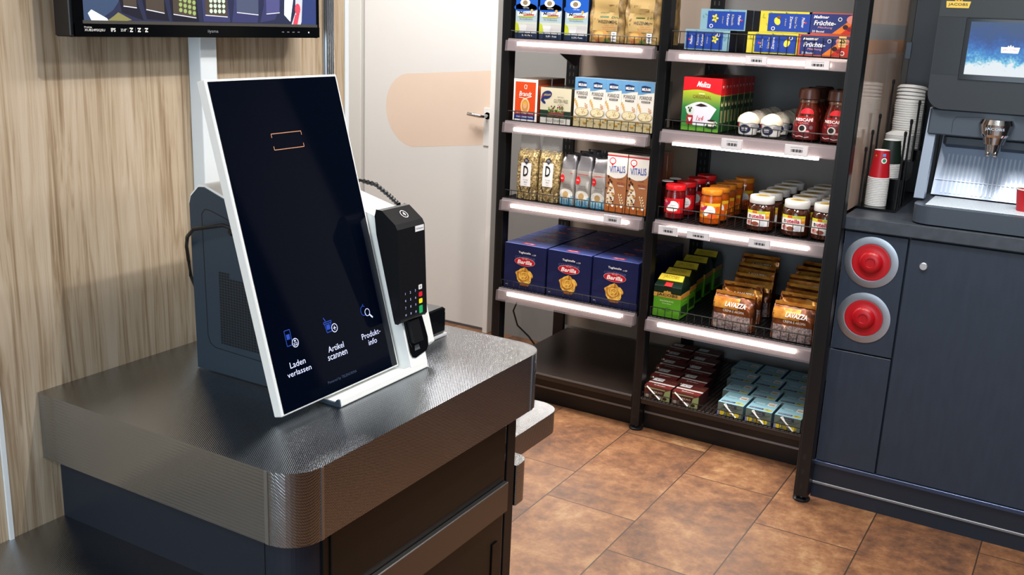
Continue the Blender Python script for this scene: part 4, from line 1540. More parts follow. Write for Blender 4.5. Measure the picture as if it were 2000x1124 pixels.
# ---- porridge cartons
def porr():
    w, d, h = .0592, .078, .168
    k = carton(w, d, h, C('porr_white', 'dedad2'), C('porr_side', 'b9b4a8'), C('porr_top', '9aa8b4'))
    bl = C('porr_blue', '5f92bd')
    k.poly(S0, [(-w / 2, .124), (-.012, .126), (.006, .131), (w / 2, .134), (w / 2, h), (-w / 2, h)], bl, 1)
    k.poly(S0, [(-.018, .153), (-.006, .156), (.016, .152), (.0165, .135), (-.017, .134)], C('porr_navy', '1c2e58'), 2)
    k.text(S0, 'MILRAM', 0, .1435, .0095, WHITEI, 3, wd=.030, bold=.02)
    k.text(S0, 'PORRIDGE', 0, .115, .0125, C('porr_ink', '3c342e'), 3, wd=.044, bold=.01)
    k.rect(S0, -.015, .0985, .017, .1045, C('porr_ink'), 2).text(S0, 'ZARTE HAFER', .001, .1015, .0034, WHITEI, 4, wd=.027)
    rn = random.Random(9)
    for i in range(12):
        a = i / 12
        k.ell(S0, -.026 + .011 * a + rn.uniform(-.002, .002), .093 - .028 * a, .0042, .0022, C('wheat', 'cba45c'), 2, n=8, rot=.9 + rn.uniform(-.4, .4))
    for i in range(8):
        k.ell(S0, .018 + rn.uniform(-.005, .005), .078 + rn.uniform(-.012, .012), .0038, .0020, C('wheat2', 'c49a78'), 2, n=8, rot=rn.uniform(0, 3))
    k.ell(S0, .002, .050, .0275, .0165, C('bowl_rim', '9a8a6c'), 3, n=24).ell(S0, .002, .0515, .0245, .0135, C('oat_cream', 'dccfa8'), 4, n=24)
    for i in range(16):
        k.ell(S0, .002 + rn.uniform(-.019, .019), .052 + rn.uniform(-.009, .009), .003, .0016, (C('oat_a', 'b89a5c'), C('oat_b', 'efe6c8'))[i % 2], 5, n=7, rot=rn.uniform(0, 3))
    k.rect(S0, -w / 2, 0, w / 2, .036, C('porr_low', 'b9ab84'), 2)
    for i in range(14):
        k.ell(S0, rn.uniform(-.027, .027), rn.uniform(.004, .033), .004, .003, (C('oat_c', 'd6c48c'), C('oat_d', '8c7a4c'), C('oat_e', 'c9932c'))[i % 3], 5, n=7)
    return single(k, 'porridge_carton', 'porridge carton')


sp = [(-1.5868 + .0636 * i, 3.190, ZL2, 0) for i in range(5)]
sp = [(-1.5870 + .0598 * i, 3.190, ZL2, .0) for i in range(5)]
wh = ['beside the crispbread', 'second from the crispbread', 'in the middle of five', 'second from the middle post', 'next to the middle post']
run(porr(), sp + [(x, 3.270, ZL2, 0) for x, _, _, _ in sp], ['white and blue porridge carton at the front, ' + a for a in wh] + ['porridge carton in the back row, ' + a for a in wh], 'porridge cartons')


# ---- clear oat bags with a white D label
OATS = speckle_mat('oat_flakes', 'cdb98c', '96804f', '54432a', 190, .65)
FILM = mat('clear_film', 'b9b9b9', .12, alpha=.22)


def oatbag(dz):
    k, S = bag(.084, .062, .185, OATS, .14, .92, .0012, 5)
    k.rect(S, -.020, .052 + dz, .022, .138 + dz, PAPER, 1, 6, 8)
    k.text(S, 'D', .001, .108 + dz, .038, INK, 3, wd=.021, bold=.02)
    k.poly(S, [(-.010, .146 + dz), (.002, .158 + dz), (.014, .146 + dz), (.002, .132 + dz)], C('d_navy', '22283a'), 4)
    k.text(S, 'Das', .002, .148 + dz, .004, WHITEI, 5, wd=.009).text(S, 'Original', .002, .143 + dz, .003, WHITEI, 5, wd=.013)
    k.text(S, 'Porridge', .002, .076 + dz, .005, INK, 3, wd=.019).text(S, 'Basis', .002, .068 + dz, .005, INK, 3, wd=.012).text(S, '500 g', .002, .058 + dz, .0028, INK, 3, wd=.009)
    for s_ in (-1, 1):
        k.poly(S, [(s_ * .020, .052 + dz), (s_ * .024, .050 + dz), (s_ * .016, .026 + dz), (s_ * .013, .030 + dz)], INK, 2)
    o = single(k, 'oat_bag', 'oat bag')
    t, S2 = bag(.074, .040, .056, FILM, .6, .9, .008, 8, n=24, rows=10)
    p = t.build('film_neck', o, label='clear crinkled film top')
    p.location = (0, .011, .176)
    return o


ZL3 = .7912
run(oatbag(-.004), [(-1.7985, 3.188, ZL3, .0)], ['clear bag of oats with white D label next to the left post'], 'clear oat bags')
run(oatbag(.004), [(-1.7085, 3.190, ZL3, .0)], ['clear bag of oats with white D label beside the silver bags'], 'clear oat bags')


# ---- silver oat flake bags
def hafer(seed):
    sil = C('silver_film', 'a5a19d', .28, metal=.3)
    k, S = bag(.059, .058, .178, sil, .30, .8, .0045, seed, topw=.86, mtop=C('silver_dark', '77757a', .25, metal=.4), ztop=.128)
    k.rect(S, -.0285, .0, .0285, .036, C('haf_blue', '2f7fa6'), 1, 8, 4)
    k.ell(S, 0, .040, .026, .018, C('haf_white', 'c9c6c0'), 2, rings=3).ell(S, 0, .038, .011, .012, C('haf_oats', 'a88c5c'), 3, rings=2)
    k.ell(S, -.018, .094, .010, .014, RED, 2, rings=2).text(S, 'G&G', -.018, .095, .005, WHITEI, 4, wd=.010)
    k.text(S, 'ZARTE', .002, .074, .0062, C('haf_grey', '5a5a5a'), 3, wd=.026).text(S, 'HAFERFLOCKEN', .002, .0655, .0055, C('haf_grey'), 3, wd=.034)
    k.line(S, [(-.022, .1165), (.022, .1155)], .002, RED, 2)
    for i in range(5):
        k.rect(S, -.025 + .011 * i, .003, -.018 + .011 * i, .03, C('haf_pale', '8fb4c4'), 2, 1, 3)
    return single(k, 'oat_flake_bag', 'oat flake bag')


for c_, (x, nm) in enumerate(((-1.631, 'left'), (-1.568, 'middle'), (-1.505, 'right'))):
    run(hafer(20 + c_), [(x - .001 * i, 3.190 + .066 * i, ZL3, .04 * ((i + c_) % 3 - 1)) for i in range(4)],
        ['silver oat flake bag, %s in the %s row' % (ORD[i], nm) for i in range(4)], 'silver oat flake bags')


# ---- muesli boxes
def muesli():
    w, d, h = .0765, .052, .205
    br = C('mues_brown', '9a6440')
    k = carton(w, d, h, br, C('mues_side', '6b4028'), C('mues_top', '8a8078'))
    pts = [(-w / 2, h), (w / 2, h), (w / 2, .140)]
    for i in range(9):
        a = R_(-10 - 95 * i / 8)
        pts.append((.0 + .0385 * math.cos(a) - .002, .142 + .024 * math.sin(a)))
    pts += [(-w / 2, .128)]
    k.poly(S0, pts, C('mues_white', 'd8d4ce'), 1)
    k.rect(S0, -w / 2, .194, w / 2, .199, C('mues_red', '9c2c34'), 2).rect(S0, -w / 2, .199, w / 2, h, C('mues_tan', 'a89c94'), 2)
    k.ell(S0, -.018, .178, .0125, .012, RED, 2).ell(S0, -.018, .178, .0095, .0085, WHITEI, 3).text(S0, 'Oetker', -.018, .178, .0035, C('crisp_navy'), 4, wd=.014).poly(S0, [(-.024, .169), (-.012, .169), (-.018, .160)], RED, 2)
    k.text(S0, 'VITALIS', .001, .150, .024, C('vit_blue', '24489c'), 3, wd=.060, shear=-.05, rot=.08, bold=.012)
    k.text(S0, 'Schoko', .014, .118, .0055, C('mues_dark', '5a2418'), 3, wd=.020).text(S0, 'MÜSLI', .018, .103, .010, C('mues_dred', '7c1f22'), 3, wd=.030).text(S0, 'KLASSISCH', .018, .094, .004, WHITEI, 3, wd=.022)
    k.ell(S0, -.034, .060, .030, .045, C('mues_milk', 'ddd4c4'), 2, a0=-1.57, a1=1.2)
    rn = random.Random(3)
    for i in range(34):
        u, v = rn.uniform(-.037, -.006), rn.uniform(.03, .09)
        if (u + .034) ** 2 / .0009 + (v - .06) ** 2 / .0019 < 1:
            k.ell(S0, u, v, .004, .003, (C('mues_choc', '3c2018'), C('mues_flake', 'c9a268'), C('mues_fl2', 'a8763c'))[i % 3], 3 + i % 3, n=6)
    for u, v in ((-.030, .122), (-.024, .110), (-.018, .104), (-.029, .100)):
        k.poly(S0, [(u - .004, v), (u, v + .006), (u + .004, v + .001), (u + .001, v - .006)], C('mues_choc'), 4)
    for i in range(5):
        for s_ in (-1, 1):
            k.ell(S0, .016 + .003 * i + .004 * s_, .062 - .009 * i, .0042, .0019, C('mues_oat', 'e0cda8'), 3, n=8, rot=1.1 * s_ - .2)
    k.rect(S0, -w / 2, 0, w / 2, .028, C('mues_rust', 'a85a24'), 3)
    for i in range(4):
        k.ell(S0, -.026 + .017 * i, .022, .0048, .0055, (C('mues_flake'), WHITEI)[i % 2], 4, n=8)
    return single(k, 'muesli_box', 'muesli box')


mp = muesli()
run(mp, [(-1.4350, 3.190 + .056 * i, ZL3, .0) for i in range(4)] + [(-1.3565, 3.192 + .056 * i, ZL3, 0) for i in range(4)],
    ['brown muesli box, %s in the row beside the silver bags' % ORD[i] for i in range(4)] + ['brown muesli box, %s in the row next to the middle post' % ORD[i] for i in range(4)], 'brown muesli boxes')


# ---- pasta boxes
def pasta():
    w, d, h = .1765, .084, .172
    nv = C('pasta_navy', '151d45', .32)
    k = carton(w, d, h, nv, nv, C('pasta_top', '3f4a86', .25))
    k.text(S0, 'Tagliatelle', -.002, .142, .0095, WHITEI, 3, wd=.052, bold=.01).text(S0, 'n.129', .038, .1395, .005, WHITEI, 3, wd=.016)
    k.text(S0, 'COLLEZIONE', 0, .126, .0085, C('pasta_grey', '59608c'), 3, wd=.086, arc=1.8)
    k.ell(S0, .0, .108, .044, .0165, C('pasta_rim', 'd9c8cc'), 3, n=30).ell(S0, .0, .108, .043, .0155, C('pasta_red', 'b3142a'), 4, n=30)
    k.text(S0, 'Barilla', 0, .107, .0155, WHITEI, 5, wd=.062, shear=.2, bold=.02)
    k.text(S0, 'DAL 1877', 0, .1195, .003, WHITEI, 5, wd=.022)
    nestm = noise_mat('pasta_gold', '9c5f18', 'e8b84e', 90, .5, lo=.35, hi=.6)
    pts = []
    for i in range(24):
        a = 2 * PI * i / 24
        r = .0355 + .003 * math.sin(5 * a) + .002 * math.sin(9 * a + 1)
        pts.append((r * math.cos(a), .054 + r * .86 * math.sin(a)))
    k.poly(S0, pts, nestm, 3)
    rn = random.Random(5)
    for i in range(9):
        r = .008 + .003 * i
        a0 = rn.uniform(0, 6)
        k.ring(S0, rn.uniform(-.004, .004), .055 + rn.uniform(-.003, .003), r, r * .82, .0022, (C('pasta_y', 'efc765'), C('pasta_o', 'a8661c'))[i % 2], 4 + i % 3, n=14, a0=a0, a1=a0 + 3.6)
    k.poly(S0, [(-.022, .027), (.024, .027), (.018, .016), (-.016, .016)], C('pasta_brown', '7e4a1c'), 3)
    for i in range(7):
        k.ring(S0, -.058, .058, .010 + .003 * i, .016 + .003 * i, .0005, C('pasta_line', '2c3666'), 2, n=14, a0=.9, a1=3.4)
    k.text(S0, '500 g', -.074, .012, .004, WHITEI, 3, wd=.010)
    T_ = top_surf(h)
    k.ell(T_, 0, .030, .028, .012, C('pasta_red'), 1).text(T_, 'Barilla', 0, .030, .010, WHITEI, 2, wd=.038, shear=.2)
    k.line(T_, [(-.086, .004), (.086, .004)], .003, C('pasta_edge_glint', '8f9ad0', .3), 1)  # highlight along the front top edge, painted as a pale line
    return single(k, 'pasta_box', 'pasta box')


ZL4 = .4467
nm = ('left', 'middle', 'right')
sp, lb = [], []
for c_, x in enumerate((-1.7840, -1.5990, -1.4165)):
    for i in range(5):
        sp.append((x, 3.188 + .0865 * i + (.004 if c_ == 2 else 0), ZL4, .012 * ((i * 2 + c_) % 3 - 1) if i else 0))
        lb.append('navy pasta box, %s in the %s row' % (ORD[i], nm[c_]))
run(pasta(), sp, lb, 'navy pasta boxes')


# ---- tea boxes
def tea(kind, upper):
    w, d, h = (.150, .160, .155)[kind], .072, .064
    edge = (C('tea_paleblue', '7fa6b6'), C('tea_yellow', 'cfc23e'), C('tea_orange', 'c4553a'))[kind]
    nv = C('tea_blue', '1d3f98')
    k = carton(w, d, h, edge, C('tea_side_shade', '12131f'), C('tea_top', '8fa0a8') if kind == 0 else edge)  # side colour is near black: the shade on that side is painted in
    if kind < 2:
        a, b = (-w / 2 + (.024 if upper else .004), w / 2 - (.004 if upper else .022)) if kind == 0 else (-w / 2 + .026, w / 2 - .004)
        rn = random.Random(kind)
        for i in range(40):
            k.ell(S0, rn.uniform(-w / 2 + .006, w / 2 - .006), rn.uniform(.004, h - .004), .006, .0022, (C('tea_leafb', '5f8c9c'), C('tea_leafy', 'a8a832'))[kind], 1 + i % 2, n=6, rot=rn.uniform(0, 3))
        k.rect(S0, a, .004, b, h - .006, nv, 4)
        # print runs sideways on these boxes
        s_ = 1 if upper else -1
        q = (a + b) / 2
        R = -PI / 2 * s_
        k.text(S0, 'Meßmer', q + .044 * s_, h / 2, .009, WHITEI, 6, wd=.030, rot=R, shear=.15)
        k.ell(S0, q + .052 * s_, h / 2 + .0, .003, .003, C('tea_red', 'c9343c'), 6)
        k.text(S0, ('Klassik', 'Grüner Tee')[kind], q + .022 * s_, h / 2, .007, C('tea_pale', 'cfc9a0'), 6, wd=.034, rot=R)
        k.text(S0, ('Kräuter', 'Zitrone')[kind], q + .007 * s_, h / 2, .008, WHITEI, 6, wd=.036, rot=R)
        k.text(S0, '25 Beutel', q - .010 * s_, h / 2, .0035, C('tea_pale'), 6, wd=.022, rot=R)
        u = q - .036 * s_
        if kind == 0:
            for i in range(5):
                aa = 2 * PI * i / 5
                k.ell(S0, u + .006 * math.cos(aa), h / 2 + .004 + .008 * math.sin(aa), .006, .0035, C('tea_flower', 'd6c94a'), 6, n=8, rot=aa)
            k.ell(S0, u, h / 2 + .004, .0035, .0035, C('tea_olive', '6f8a3c'), 7, n=8)
        else:
            k.ell(S0, u, h / 2 + .002, .009, .012, C('tea_lemon', 'e8d84a'), 6, rot=.5 * s_).ell(S0, u + .004, h / 2 + .014, .006, .005, C('tea_brown', '6f4a24'), 7, n=8)
        k.ring(S0, u - .011 * s_, .012 if upper else h - .014, .006, .006, .002, WHITEI, 7, n=14)
    else:
        k.rect(S0, -w / 2 + .006, .004, w / 2 - .002, h - .003, C('tea_fnavy', '24306e'), 2)
        k.poly(S0, [(-.004, .004), (w / 2 - .002, .004), (w / 2 - .002, .046), (.040, .040)], C('tea_forange', 'e07a24'), 3)
        k.poly(S0, [(.022, .004), (w / 2 - .002, .004), (w / 2 - .002, .052), (.050, .030)], C('tea_fred', 'c9301c'), 4)
        k.ell(S0, .055, .046, .020, .013, C('tea_fpink', 'd98a80'), 5)
        k.ell(S0, .034, .024, .008, .007, C('tea_fdark', '3a1420'), 6).ell(S0, .046, .018, .007, .006, C('tea_fred2', '8c1428'), 6)
        k.text(S0, 'Meßmer', -.040, .0515, .009, WHITEI, 6, wd=.046, shear=.2, bold=.015)
        k.text(S0, 'Früchte-', -.028, .034, .014, WHITEI, 6, wd=.066, shear=.2, bold=.02)
        k.text(S0, 'Mischung', -.026, .020, .0075, C('tea_pink', 'd89a98'), 6, wd=.044, shear=.2)
        k.text(S0, '25 Beutel', -.046, .009, .006, WHITEI, 6, wd=.036)
        k.ring(S0, .016, .046, .006, .006, .0018, WHITEI, 6, n=12)
        if not upper:
            k.rect(S0, .044, .030, .066, h - .002, C('tea_tag', 'e8c880'), 7).text(S0, '25', .055, .049, .014, INK, 8, wd=.016, bold=.02).text(S0, 'Beutel', .055, .036, .004, C('tea_red'), 8, wd=.016)
            k.ring(S0, .058, .012, .007, .007, .0025, WHITEI, 8, n=12)
    k.rect(side_surf(w), .003, .003, d - .003, h - .003, C('tea_shade_panel', '191c30'), 1)  # slightly lighter field of the same painted side shade
    return single(k, 'tea_box', 'tea box')


ZR1 = 1.3590
tn = ('pale blue herbal tea box', 'yellow lemon tea box', 'orange edged fruit tea box')
for kind, (xl, xu) in enumerate(((-1.1525, -1.1050), (-.9400, -.9050), (-.7805, -.7560))):
    for up, x in ((False, xl), (True, xu)):
        z = ZR1 + .0648 * up
        n = 3 if not up else 2
        run(tea(kind, up), [(x, 3.193 + .0745 * i, z, 0) for i in range(n)],
            [('%s in the %s layer, %s' % (tn[kind], 'upper' if up else 'lower', ORD[i])) for i in range(n)], 'tea boxes')


# ---- coffee filter boxes
def filt():
    w, d, h = .130, .0335, .172
    gr = mat('filter_green', '3f8a3c', .4)
    t = NT(gr)
    co, (x, y, z) = t.xyz()
    c = t.ramp(t.math('DIVIDE', z, .172), [(0, '5f9a2c'), (.22, '1f6a3c'), (.45, '2f7a3c'), (.72, '9fae2c'), (.8, 'b5bc34')])
    t.l(c, t.bsdf.inputs['Base Color'])
    rd, dg = C('filt_red', 'c4121e'), C('filt_dgreen', '1f3a20')
    k = carton(w, d, h, gr, dg, rd)
    pts = [(-w / 2, h), (-w / 2, .128)]
    for i in range(11):
        u = -w / 2 + w * i / 10
        pts.append((u, .1275 + .0065 * math.sin(PI * min(1, (i / 10) * 1.15)) - .012 * max(0, i / 10 - .45)))
    pts += [(w / 2, h)]
    k.poly(S0, pts, rd, 1)
    k.text(S0, 'Melitta', .004, .151, .018, WHITEI, 3, wd=.046, shear=.45, rot=-.05, bold=.01)
    k.text(S0, 'ORIGINAL', .002, .111, .011, C('filt_brown', '6a3414'), 3, wd=.064)
    k.rect(S0, -.010, .119, .010, .123, C('filt_pale', 'd8dca0'), 2)
    fan = [(-.054, .075)] + [(-.054 + .108 * i / 12, .075 + .020 * math.sin(PI * i / 12)) for i in range(1, 12)] + [(.054, .075), (.022, .018), (-.022, .018)]
    k.poly(S0, fan, C('filt_white', 'd8d8e4'), 2)
    k.poly(S0, [(-.020, .082), (-.008, .087), (0, .090), (.012, .087), (.024, .082), (0, .079)], C('filt_ground', '2c1a14'), 3)
    k.ell(S0, -.036, .066, .013, .015, C('filt_seal', 'c9d2c8'), 4).ell(S0, -.036, .065, .004, .006, dg, 5).ell(S0, -.041, .073, .003, .003, dg, 5).ell(S0, -.032, .073, .003, .003, dg, 5)
    k.rect(S0, -.045, .020, -.024, .050, C('filt_tag', 'a8202c'), 4).poly(S0, [(-.041, .042), (-.028, .042), (-.033, .030), (-.036, .030)], WHITEI, 5)
    k.text(S0, '1x4', .0, .042, .018, RED, 4, wd=.026, shear=.35)
    k.ell(S0, .041, .016, .021, .006, dg, 3).poly(S0, [(.026, .037), (.054, .037), (.049, .018), (.031, .018)], C('filt_cup', 'e0ddd6'), 4).ring(S0, .054, .029, .006, .006, .002, C('filt_cup'), 4).ell(S0, .040, .037, .0135, .003, C('filt_ground'), 5)
    SS = side_surf(w)
    k.rect(SS, .001, .118, d - .001, h, rd, 1).rect(SS, 0, .1165, d, .118, C('filt_gold', 'd0a05c'), 2)
    k.text(SS, 'M', d / 2, .146, .008, WHITEI, 2, wd=.011)
    k.ell(SS, d / 2, .092, .010, .010, C('filt_cream', 'c9bc8c'), 2).ell(SS, d / 2, .097, .006, .005, dg, 3)
    k.rect(SS, .008, .03, d - .008, .070, C('filt_olive', '8a8a5c'), 2)
    return single(k, 'filter_box', 'filter box')


ZR2 = 1.0992
run(filt(), [(-1.1525 + .0008 * (i % 2), 3.191 + .0342 * i, ZR2, 0) for i in range(10)], ['red and green coffee filter box, %s in its row' % ORD[i] for i in range(10)], 'coffee filter boxes')


# ---- small domed cups
def dome():
    r = .033
    prof = [(.026, 0), (.029, .003), (.0325, .036), (.0335, .040)]
    k = MB().lathe(prof, C('dome_cup', 'd6d2cc'), n=28, cap=True)
    S = cyl(0, 0, interp(prof))
    k.ell(S, -.002, .020, .020, .014, C('dome_navy', '1b2444'), 1, rings=3)
    k.text(S, 'SAHNE', -.002, .0225, .006, WHITEI, 3, wd=.020, bold=.02).text(S, 'JOGHURT', -.002, .0155, .005, WHITEI, 3, wd=.018)
    k.rect(S, -.036, .026, -.025, .038, RED, 2, 3, 1)
    k.rect(S, .018, .022, .042, .034, C('dome_grey', '9a9aa2'), 2, 4, 1)
    o = single(k, 'dessert_cup', 'dessert cup')
    foil = noise_mat('crumpled_foil_cream', 'c9bca6', 'e6dccb', 40, .5, bump=.8)
    rn = random.Random(6)
    vs, n, m_ = [], 24, 7
    f = MB()
    for j in range(m_ + 1):
        t_ = j / m_
        for i in range(n):
            a = 2 * PI * i / n
            rr = (.0352 * math.cos(t_ * PI / 2)) * (1 + .04 * math.sin(7 * a + 3 * t_)) + .0004
            vs.append((rr * math.cos(a), rr * math.sin(a), .0395 + .032 * math.sin(t_ * PI / 2) + .0018 * math.sin(5 * a + 9 * t_)))
    f.add(vs, [(j * n + i, j * n + (i + 1) % n, (j + 1) * n + (i + 1) % n, (j + 1) * n + i) for j in range(m_) for i in range(n)] + [tuple(range(n))[::-1], tuple(range(m_ * n, m_ * n + n))], foil, True)
    f.build('foil_top', o, label='crumpled cream top')
    return o


sp, lb = [], []
for c_, x in enumerate((-1.000, -.9235)):
    for i in range(4):
        sp.append((x - .002 * i, 3.228 + .098 * i, ZR2, .3 * i - .1 * c_))
        lb.append('small white cup with domed cream top, %s in the %s row' % (ORD[i], ('left', 'right')[c_]))
run(dome(), sp, lb, 'small domed cups')


# ---- instant coffee jars
def instant():
    gl = C('coffee_glass', '4a170d', .1, coat=.6)
    prof = [(.036, 0), (.0405, .004), (.0415, .030), (.0405, .055), (.036, .082), (.0285, .108), (.0265, .116), (.0265, .128)]
    k = MB().lathe(prof, gl, n=32)
    S = cyl(0, 0, interp(prof))
    dr_ = C('nes_darkred', '5e0f14', .35)
    k.rect(S, -.040, .006, .040, .060, dr_, 1, 12, 6)
    k.ell(S, .006, .084, .021, .017, C('nes_red', 'c41826', .35), 2, rings=4, a0=0, a1=PI)
    k.rect(S, -.024, .060, .030, .076, C('nes_red2', '8e1218', .35), 1, 8, 2)
    k.poly(S, [(-.030, .050), (-.006, .058), (-.010, .046), (-.024, .044)], C('nes_red'), 3)
    k.text(S, 'NESCAFÉ', 0, .0665, .0115, WHITEI, 4, wd=.056, bold=.02)
    k.text(S, 'CLASSIC', 0, .0555, .0055, C('nes_pink', 'e8848c'), 4, wd=.034)
    k.ell(S, -.002, .038, .0125, .012, C('nes_cup', 'd8d0cc'), 4, rings=2).ell(S, -.003, .039, .0085, .0082, INK, 5, rings=2).ell(S, .014, .030, .006, .003, C('nes_pink'), 4)
    k.ell(S, .024, .042, .006, .006, C('nes_grey', '6e5a5c'), 4, rings=2)
    k.line(S, [(-.032, .016), (-.020, .012), (-.008, .015), (.006, .011), (.02, .013)], .002, C('nes_cup'), 4)
    o = single(k, 'coffee_jar', 'coffee jar')
    MB().lathe([(.031, .127), (.0335, .129), (.0335, .142), (.0315, .156), (.026, .1605), (0, .1615)], C('lid_brown', '39211a', .25), n=32, cap=False).build('jar_lid', o, label='dark brown lid')
    MB().lathe([(.0275, .1165), (.0283, .119), (.0283, .124), (.0275, .1265)], C('neck_silver', '8a6a5c', .15, metal=.6), n=32, cap=False).build('jar_neck', o)
    return o


sp, lb = [], []
for c_, x in enumerate((-.8150, -.7250)):
    for i in range(3):
        sp.append((x, 3.236 + .0865 * i, ZR2, 0))
        lb.append('dark instant coffee jar with red label, %s in the %s row' % (ORD[i], ('left', 'right')[c_]))
run(instant(), sp, lb, 'instant coffee jars')


# ---- jam jars
def jam(kind):
    red = kind == 0
    gl = C('jam_red_glass', '5e0c12', .08, coat=.6) if red else C('jam_orange_glass', 'a8480c', .08, coat=.6)
    prof = [(.031, 0), (.0350, .004), (.0355, .082), (.0340, .090), (.0315, .096), (.0315, .101)]
    k = MB().lathe(prof, gl, n=30)
    S = cyl(0, 0, interp(prof))
    lab = C('jam_red', 'd0141c') if red else C('jam_orange', 'e08418')
    k.rect(S, -.046, .022, .046, .072, lab, 1, 16, 2)
    if red:
        k.line(S, [(.02, .028), (.03, .045), (.026, .062)], .003, C('jam_pink', 'e86a70'), 2)
    else:
        k.rect(S, -.010, .062, .046, .072, C('jam_yellow', 'e8b828'), 2, 8, 1).ell(S, .018, .030, .016, .010, C('jam_apr', 'd8581c'), 4, rings=2).ell(S, .034, .052, .008, .010, C('jam_apr'), 3, rings=2)
        for u in (-.026, -.016):
            k.ell(S, u, .034, .003, .003, C('jam_berry', '7a3414'), 4, n=8)
    k.ell(S, .008, .046, .019, .018, WHITEI, 3, rings=3).ell(S, -.004, .036, .012, .008, WHITEI, 3, rings=2)
    k.ell(S, -.016, .057, .016, .011, C('jam_mag', 'b01c50'), 4, rings=3, rot=.5, a0=PI * .9, a1=PI * 2.0).line(S, [(-.026, .064), (-.018, .056)], .0015, WHITEI, 5).line(S, [(-.021, .066), (-.013, .058)], .0015, WHITEI, 5)
    k.text(S, 'Fruchtaufstrich', .010, .049, .0035, C('jam_ink', '6e7a98'), 5, wd=.020).text(S, 'Erdbeere' if red else 'Aprikose', .010, .041, .0055, C('jam_ink'), 5, wd=.024)
    o = single(k, 'jam_jar', 'jam jar')
    lc = C('lid_red', 'd61a22', .3) if red else C('lid_orange', 'dd8420', .3)
    MB().lathe([(.0345, .0985), (.0352, .100), (.0352, .114), (.034, .116), (.030, .1155), (.028, .1148), (0, .1148)], lc, n=30, cap=False).build('jar_lid', o, label='red lid' if red else 'orange lid')
    return o


ZR3 = .7924
run(jam(0), [(-1.2290, 3.228, ZR3, 0), (-1.2270, 3.325, ZR3, .1), (-1.2290, 3.435, ZR3, 0), (-1.2270, 3.530, ZR3, -.1)],
    ['red jam jar, %s in its row' % ORD[i] for i in range(4)], 'red jam jars')
run(jam(1), [(-1.0990, 3.228, ZR3, 0), (-1.0980, 3.302, ZR3, .1), (-1.1000, 3.375, ZR3, 0), (-1.0990, 3.448, ZR3, -.1), (-1.0980, 3.575, ZR3, .1)],
    ['orange jam jar, %s in its row' % ORD[i] for i in range(5)], 'orange jam jars')
# dark sauce bottles half hidden by the middle post
prof = [(.022, 0), (.025, .004), (.025, .085), (.018, .100)]
k = MB().lathe(prof, C('sauce_glass', '22090a', .1, coat=.5), n=24)
k.rect(cyl(0, 0, interp(prof)), -.006, .03, .008, .075, PAPER, 1, 3, 2)
for i in range(6):
    k.rect(cyl(0, 0, interp(prof)), -.003, .036 + .006 * i, .005, .039 + .006 * i, INK, 2, 2, 1)
so = single(k, 'sauce_bottle', 'sauce bottle')
MB().lathe([(.0215, .0985), (.022, .112), (.020, .114), (0, .114)], [BLACKG, PAPER, PAPER], n=24, cap=False).build('bottle_lid', so, label='black lid with pale top')
run(so, [(-1.2885, 3.300, ZR3, .9), (-1.2880, 3.372, ZR3, .9)], ['dark sauce bottle, nearer one behind the middle post', 'dark sauce bottle, farther one behind the middle post'], 'dark sauce bottles')


# ---- chocolate spread
def spread():
    gl = C('spread_brown', '3c1b0f', .1, coat=.6)
    prof = [(.038, 0), (.0435, .004), (.0450, .020), (.0450, .060), (.0445, .072), (.041, .082), (.036, .088), (.036, .092)]
    k = MB().lathe(prof, gl, n=36)
    S = cyl(0, 0, interp(prof))
    k.rect(S, -.042, .018, .042, .068, C('spr_white', 'ece8e6'), 1, 16, 3)
    k.rect(S, -.042, .059, .042, .068, C('spr_lime', 'cfc92a'), 2, 16, 1).rect(S, -.016, .0605, .0, .067, C('spr_or', 'c9581c'), 3, 3, 1).rect(S, .003, .0615, .026, .066, C('spr_gr', 'a8b82c'), 3, 4, 1)
    k.text(S, 'n', -.0255, .0485, .0105, INK, 4, wd=.008, bold=.04)
    k.text(S, 'utella', .0025, .0505, .0135, C('spr_red', 'b3203c'), 4, wd=.042, bold=.03)
    k.rect(S, .027, .044, .041, .062, C('spr_toast', 'd8822c'), 4, 3, 3).rect(S, .029, .052, .039, .060, C('spr_ylw', 'e8c040'), 5, 2, 2)
    k.ell(S, -.026, .028, .010, .008, C('spr_pink', 'c98a84'), 3, rings=2).ell(S, -.004, .026, .012, .007, C('spr_nut', '8c4a34'), 3, rings=2).line(S, [(-.012, .030), (.006, .022)], .003, C('spr_redd', 'a82c34'), 4)
    k.ell(S, .018, .028, .009, .009, C('spr_milk', 'd0d4dc'), 3, rings=2).ell(S, -.028, .029, .004, .004, C('spr_nut'), 4)
    o = single(k, 'spread_jar', 'spread jar')
    wl = C('lid_white', 'dcdcda', .3)
    lid = MB().lathe([(.0395, .0895), (.0405, .091), (.0405, .110), (.039, .113), (.036, .114), (.034, .1125), (0, .1125)], wl, n=36, cap=False)
    lid.ell(lambda u, v, L: (u, v, .1125 + .0003 * L), 0, 0, .024, .020, C('lid_print', 'cdb45c'), 1).ell(lambda u, v, L: (u, v, .1125 + .0003 * L), 0, 0, .013, .009, C('lid_print2', 'b8862c'), 2)
    lid.build('jar_lid', o, label='white lid')
    return o


sp, lb = [], []
for c_, (x, n, y0) in enumerate(((-.9300, 5, 3.238), (-.8140, 5, 3.236), (-.7190, 4, 3.236))):
    for i in range(n):
        sp.append((x - .0004 * i, y0 + .0925 * i, ZR3, .08 * ((i + c_) % 3 - 1) if i else 0))
        lb.append('chocolate spread jar with white lid, %s in the %s row' % (ORD[i], ('left', 'middle', 'right')[c_]))
run(spread(), sp, lb, 'chocolate spread jars')


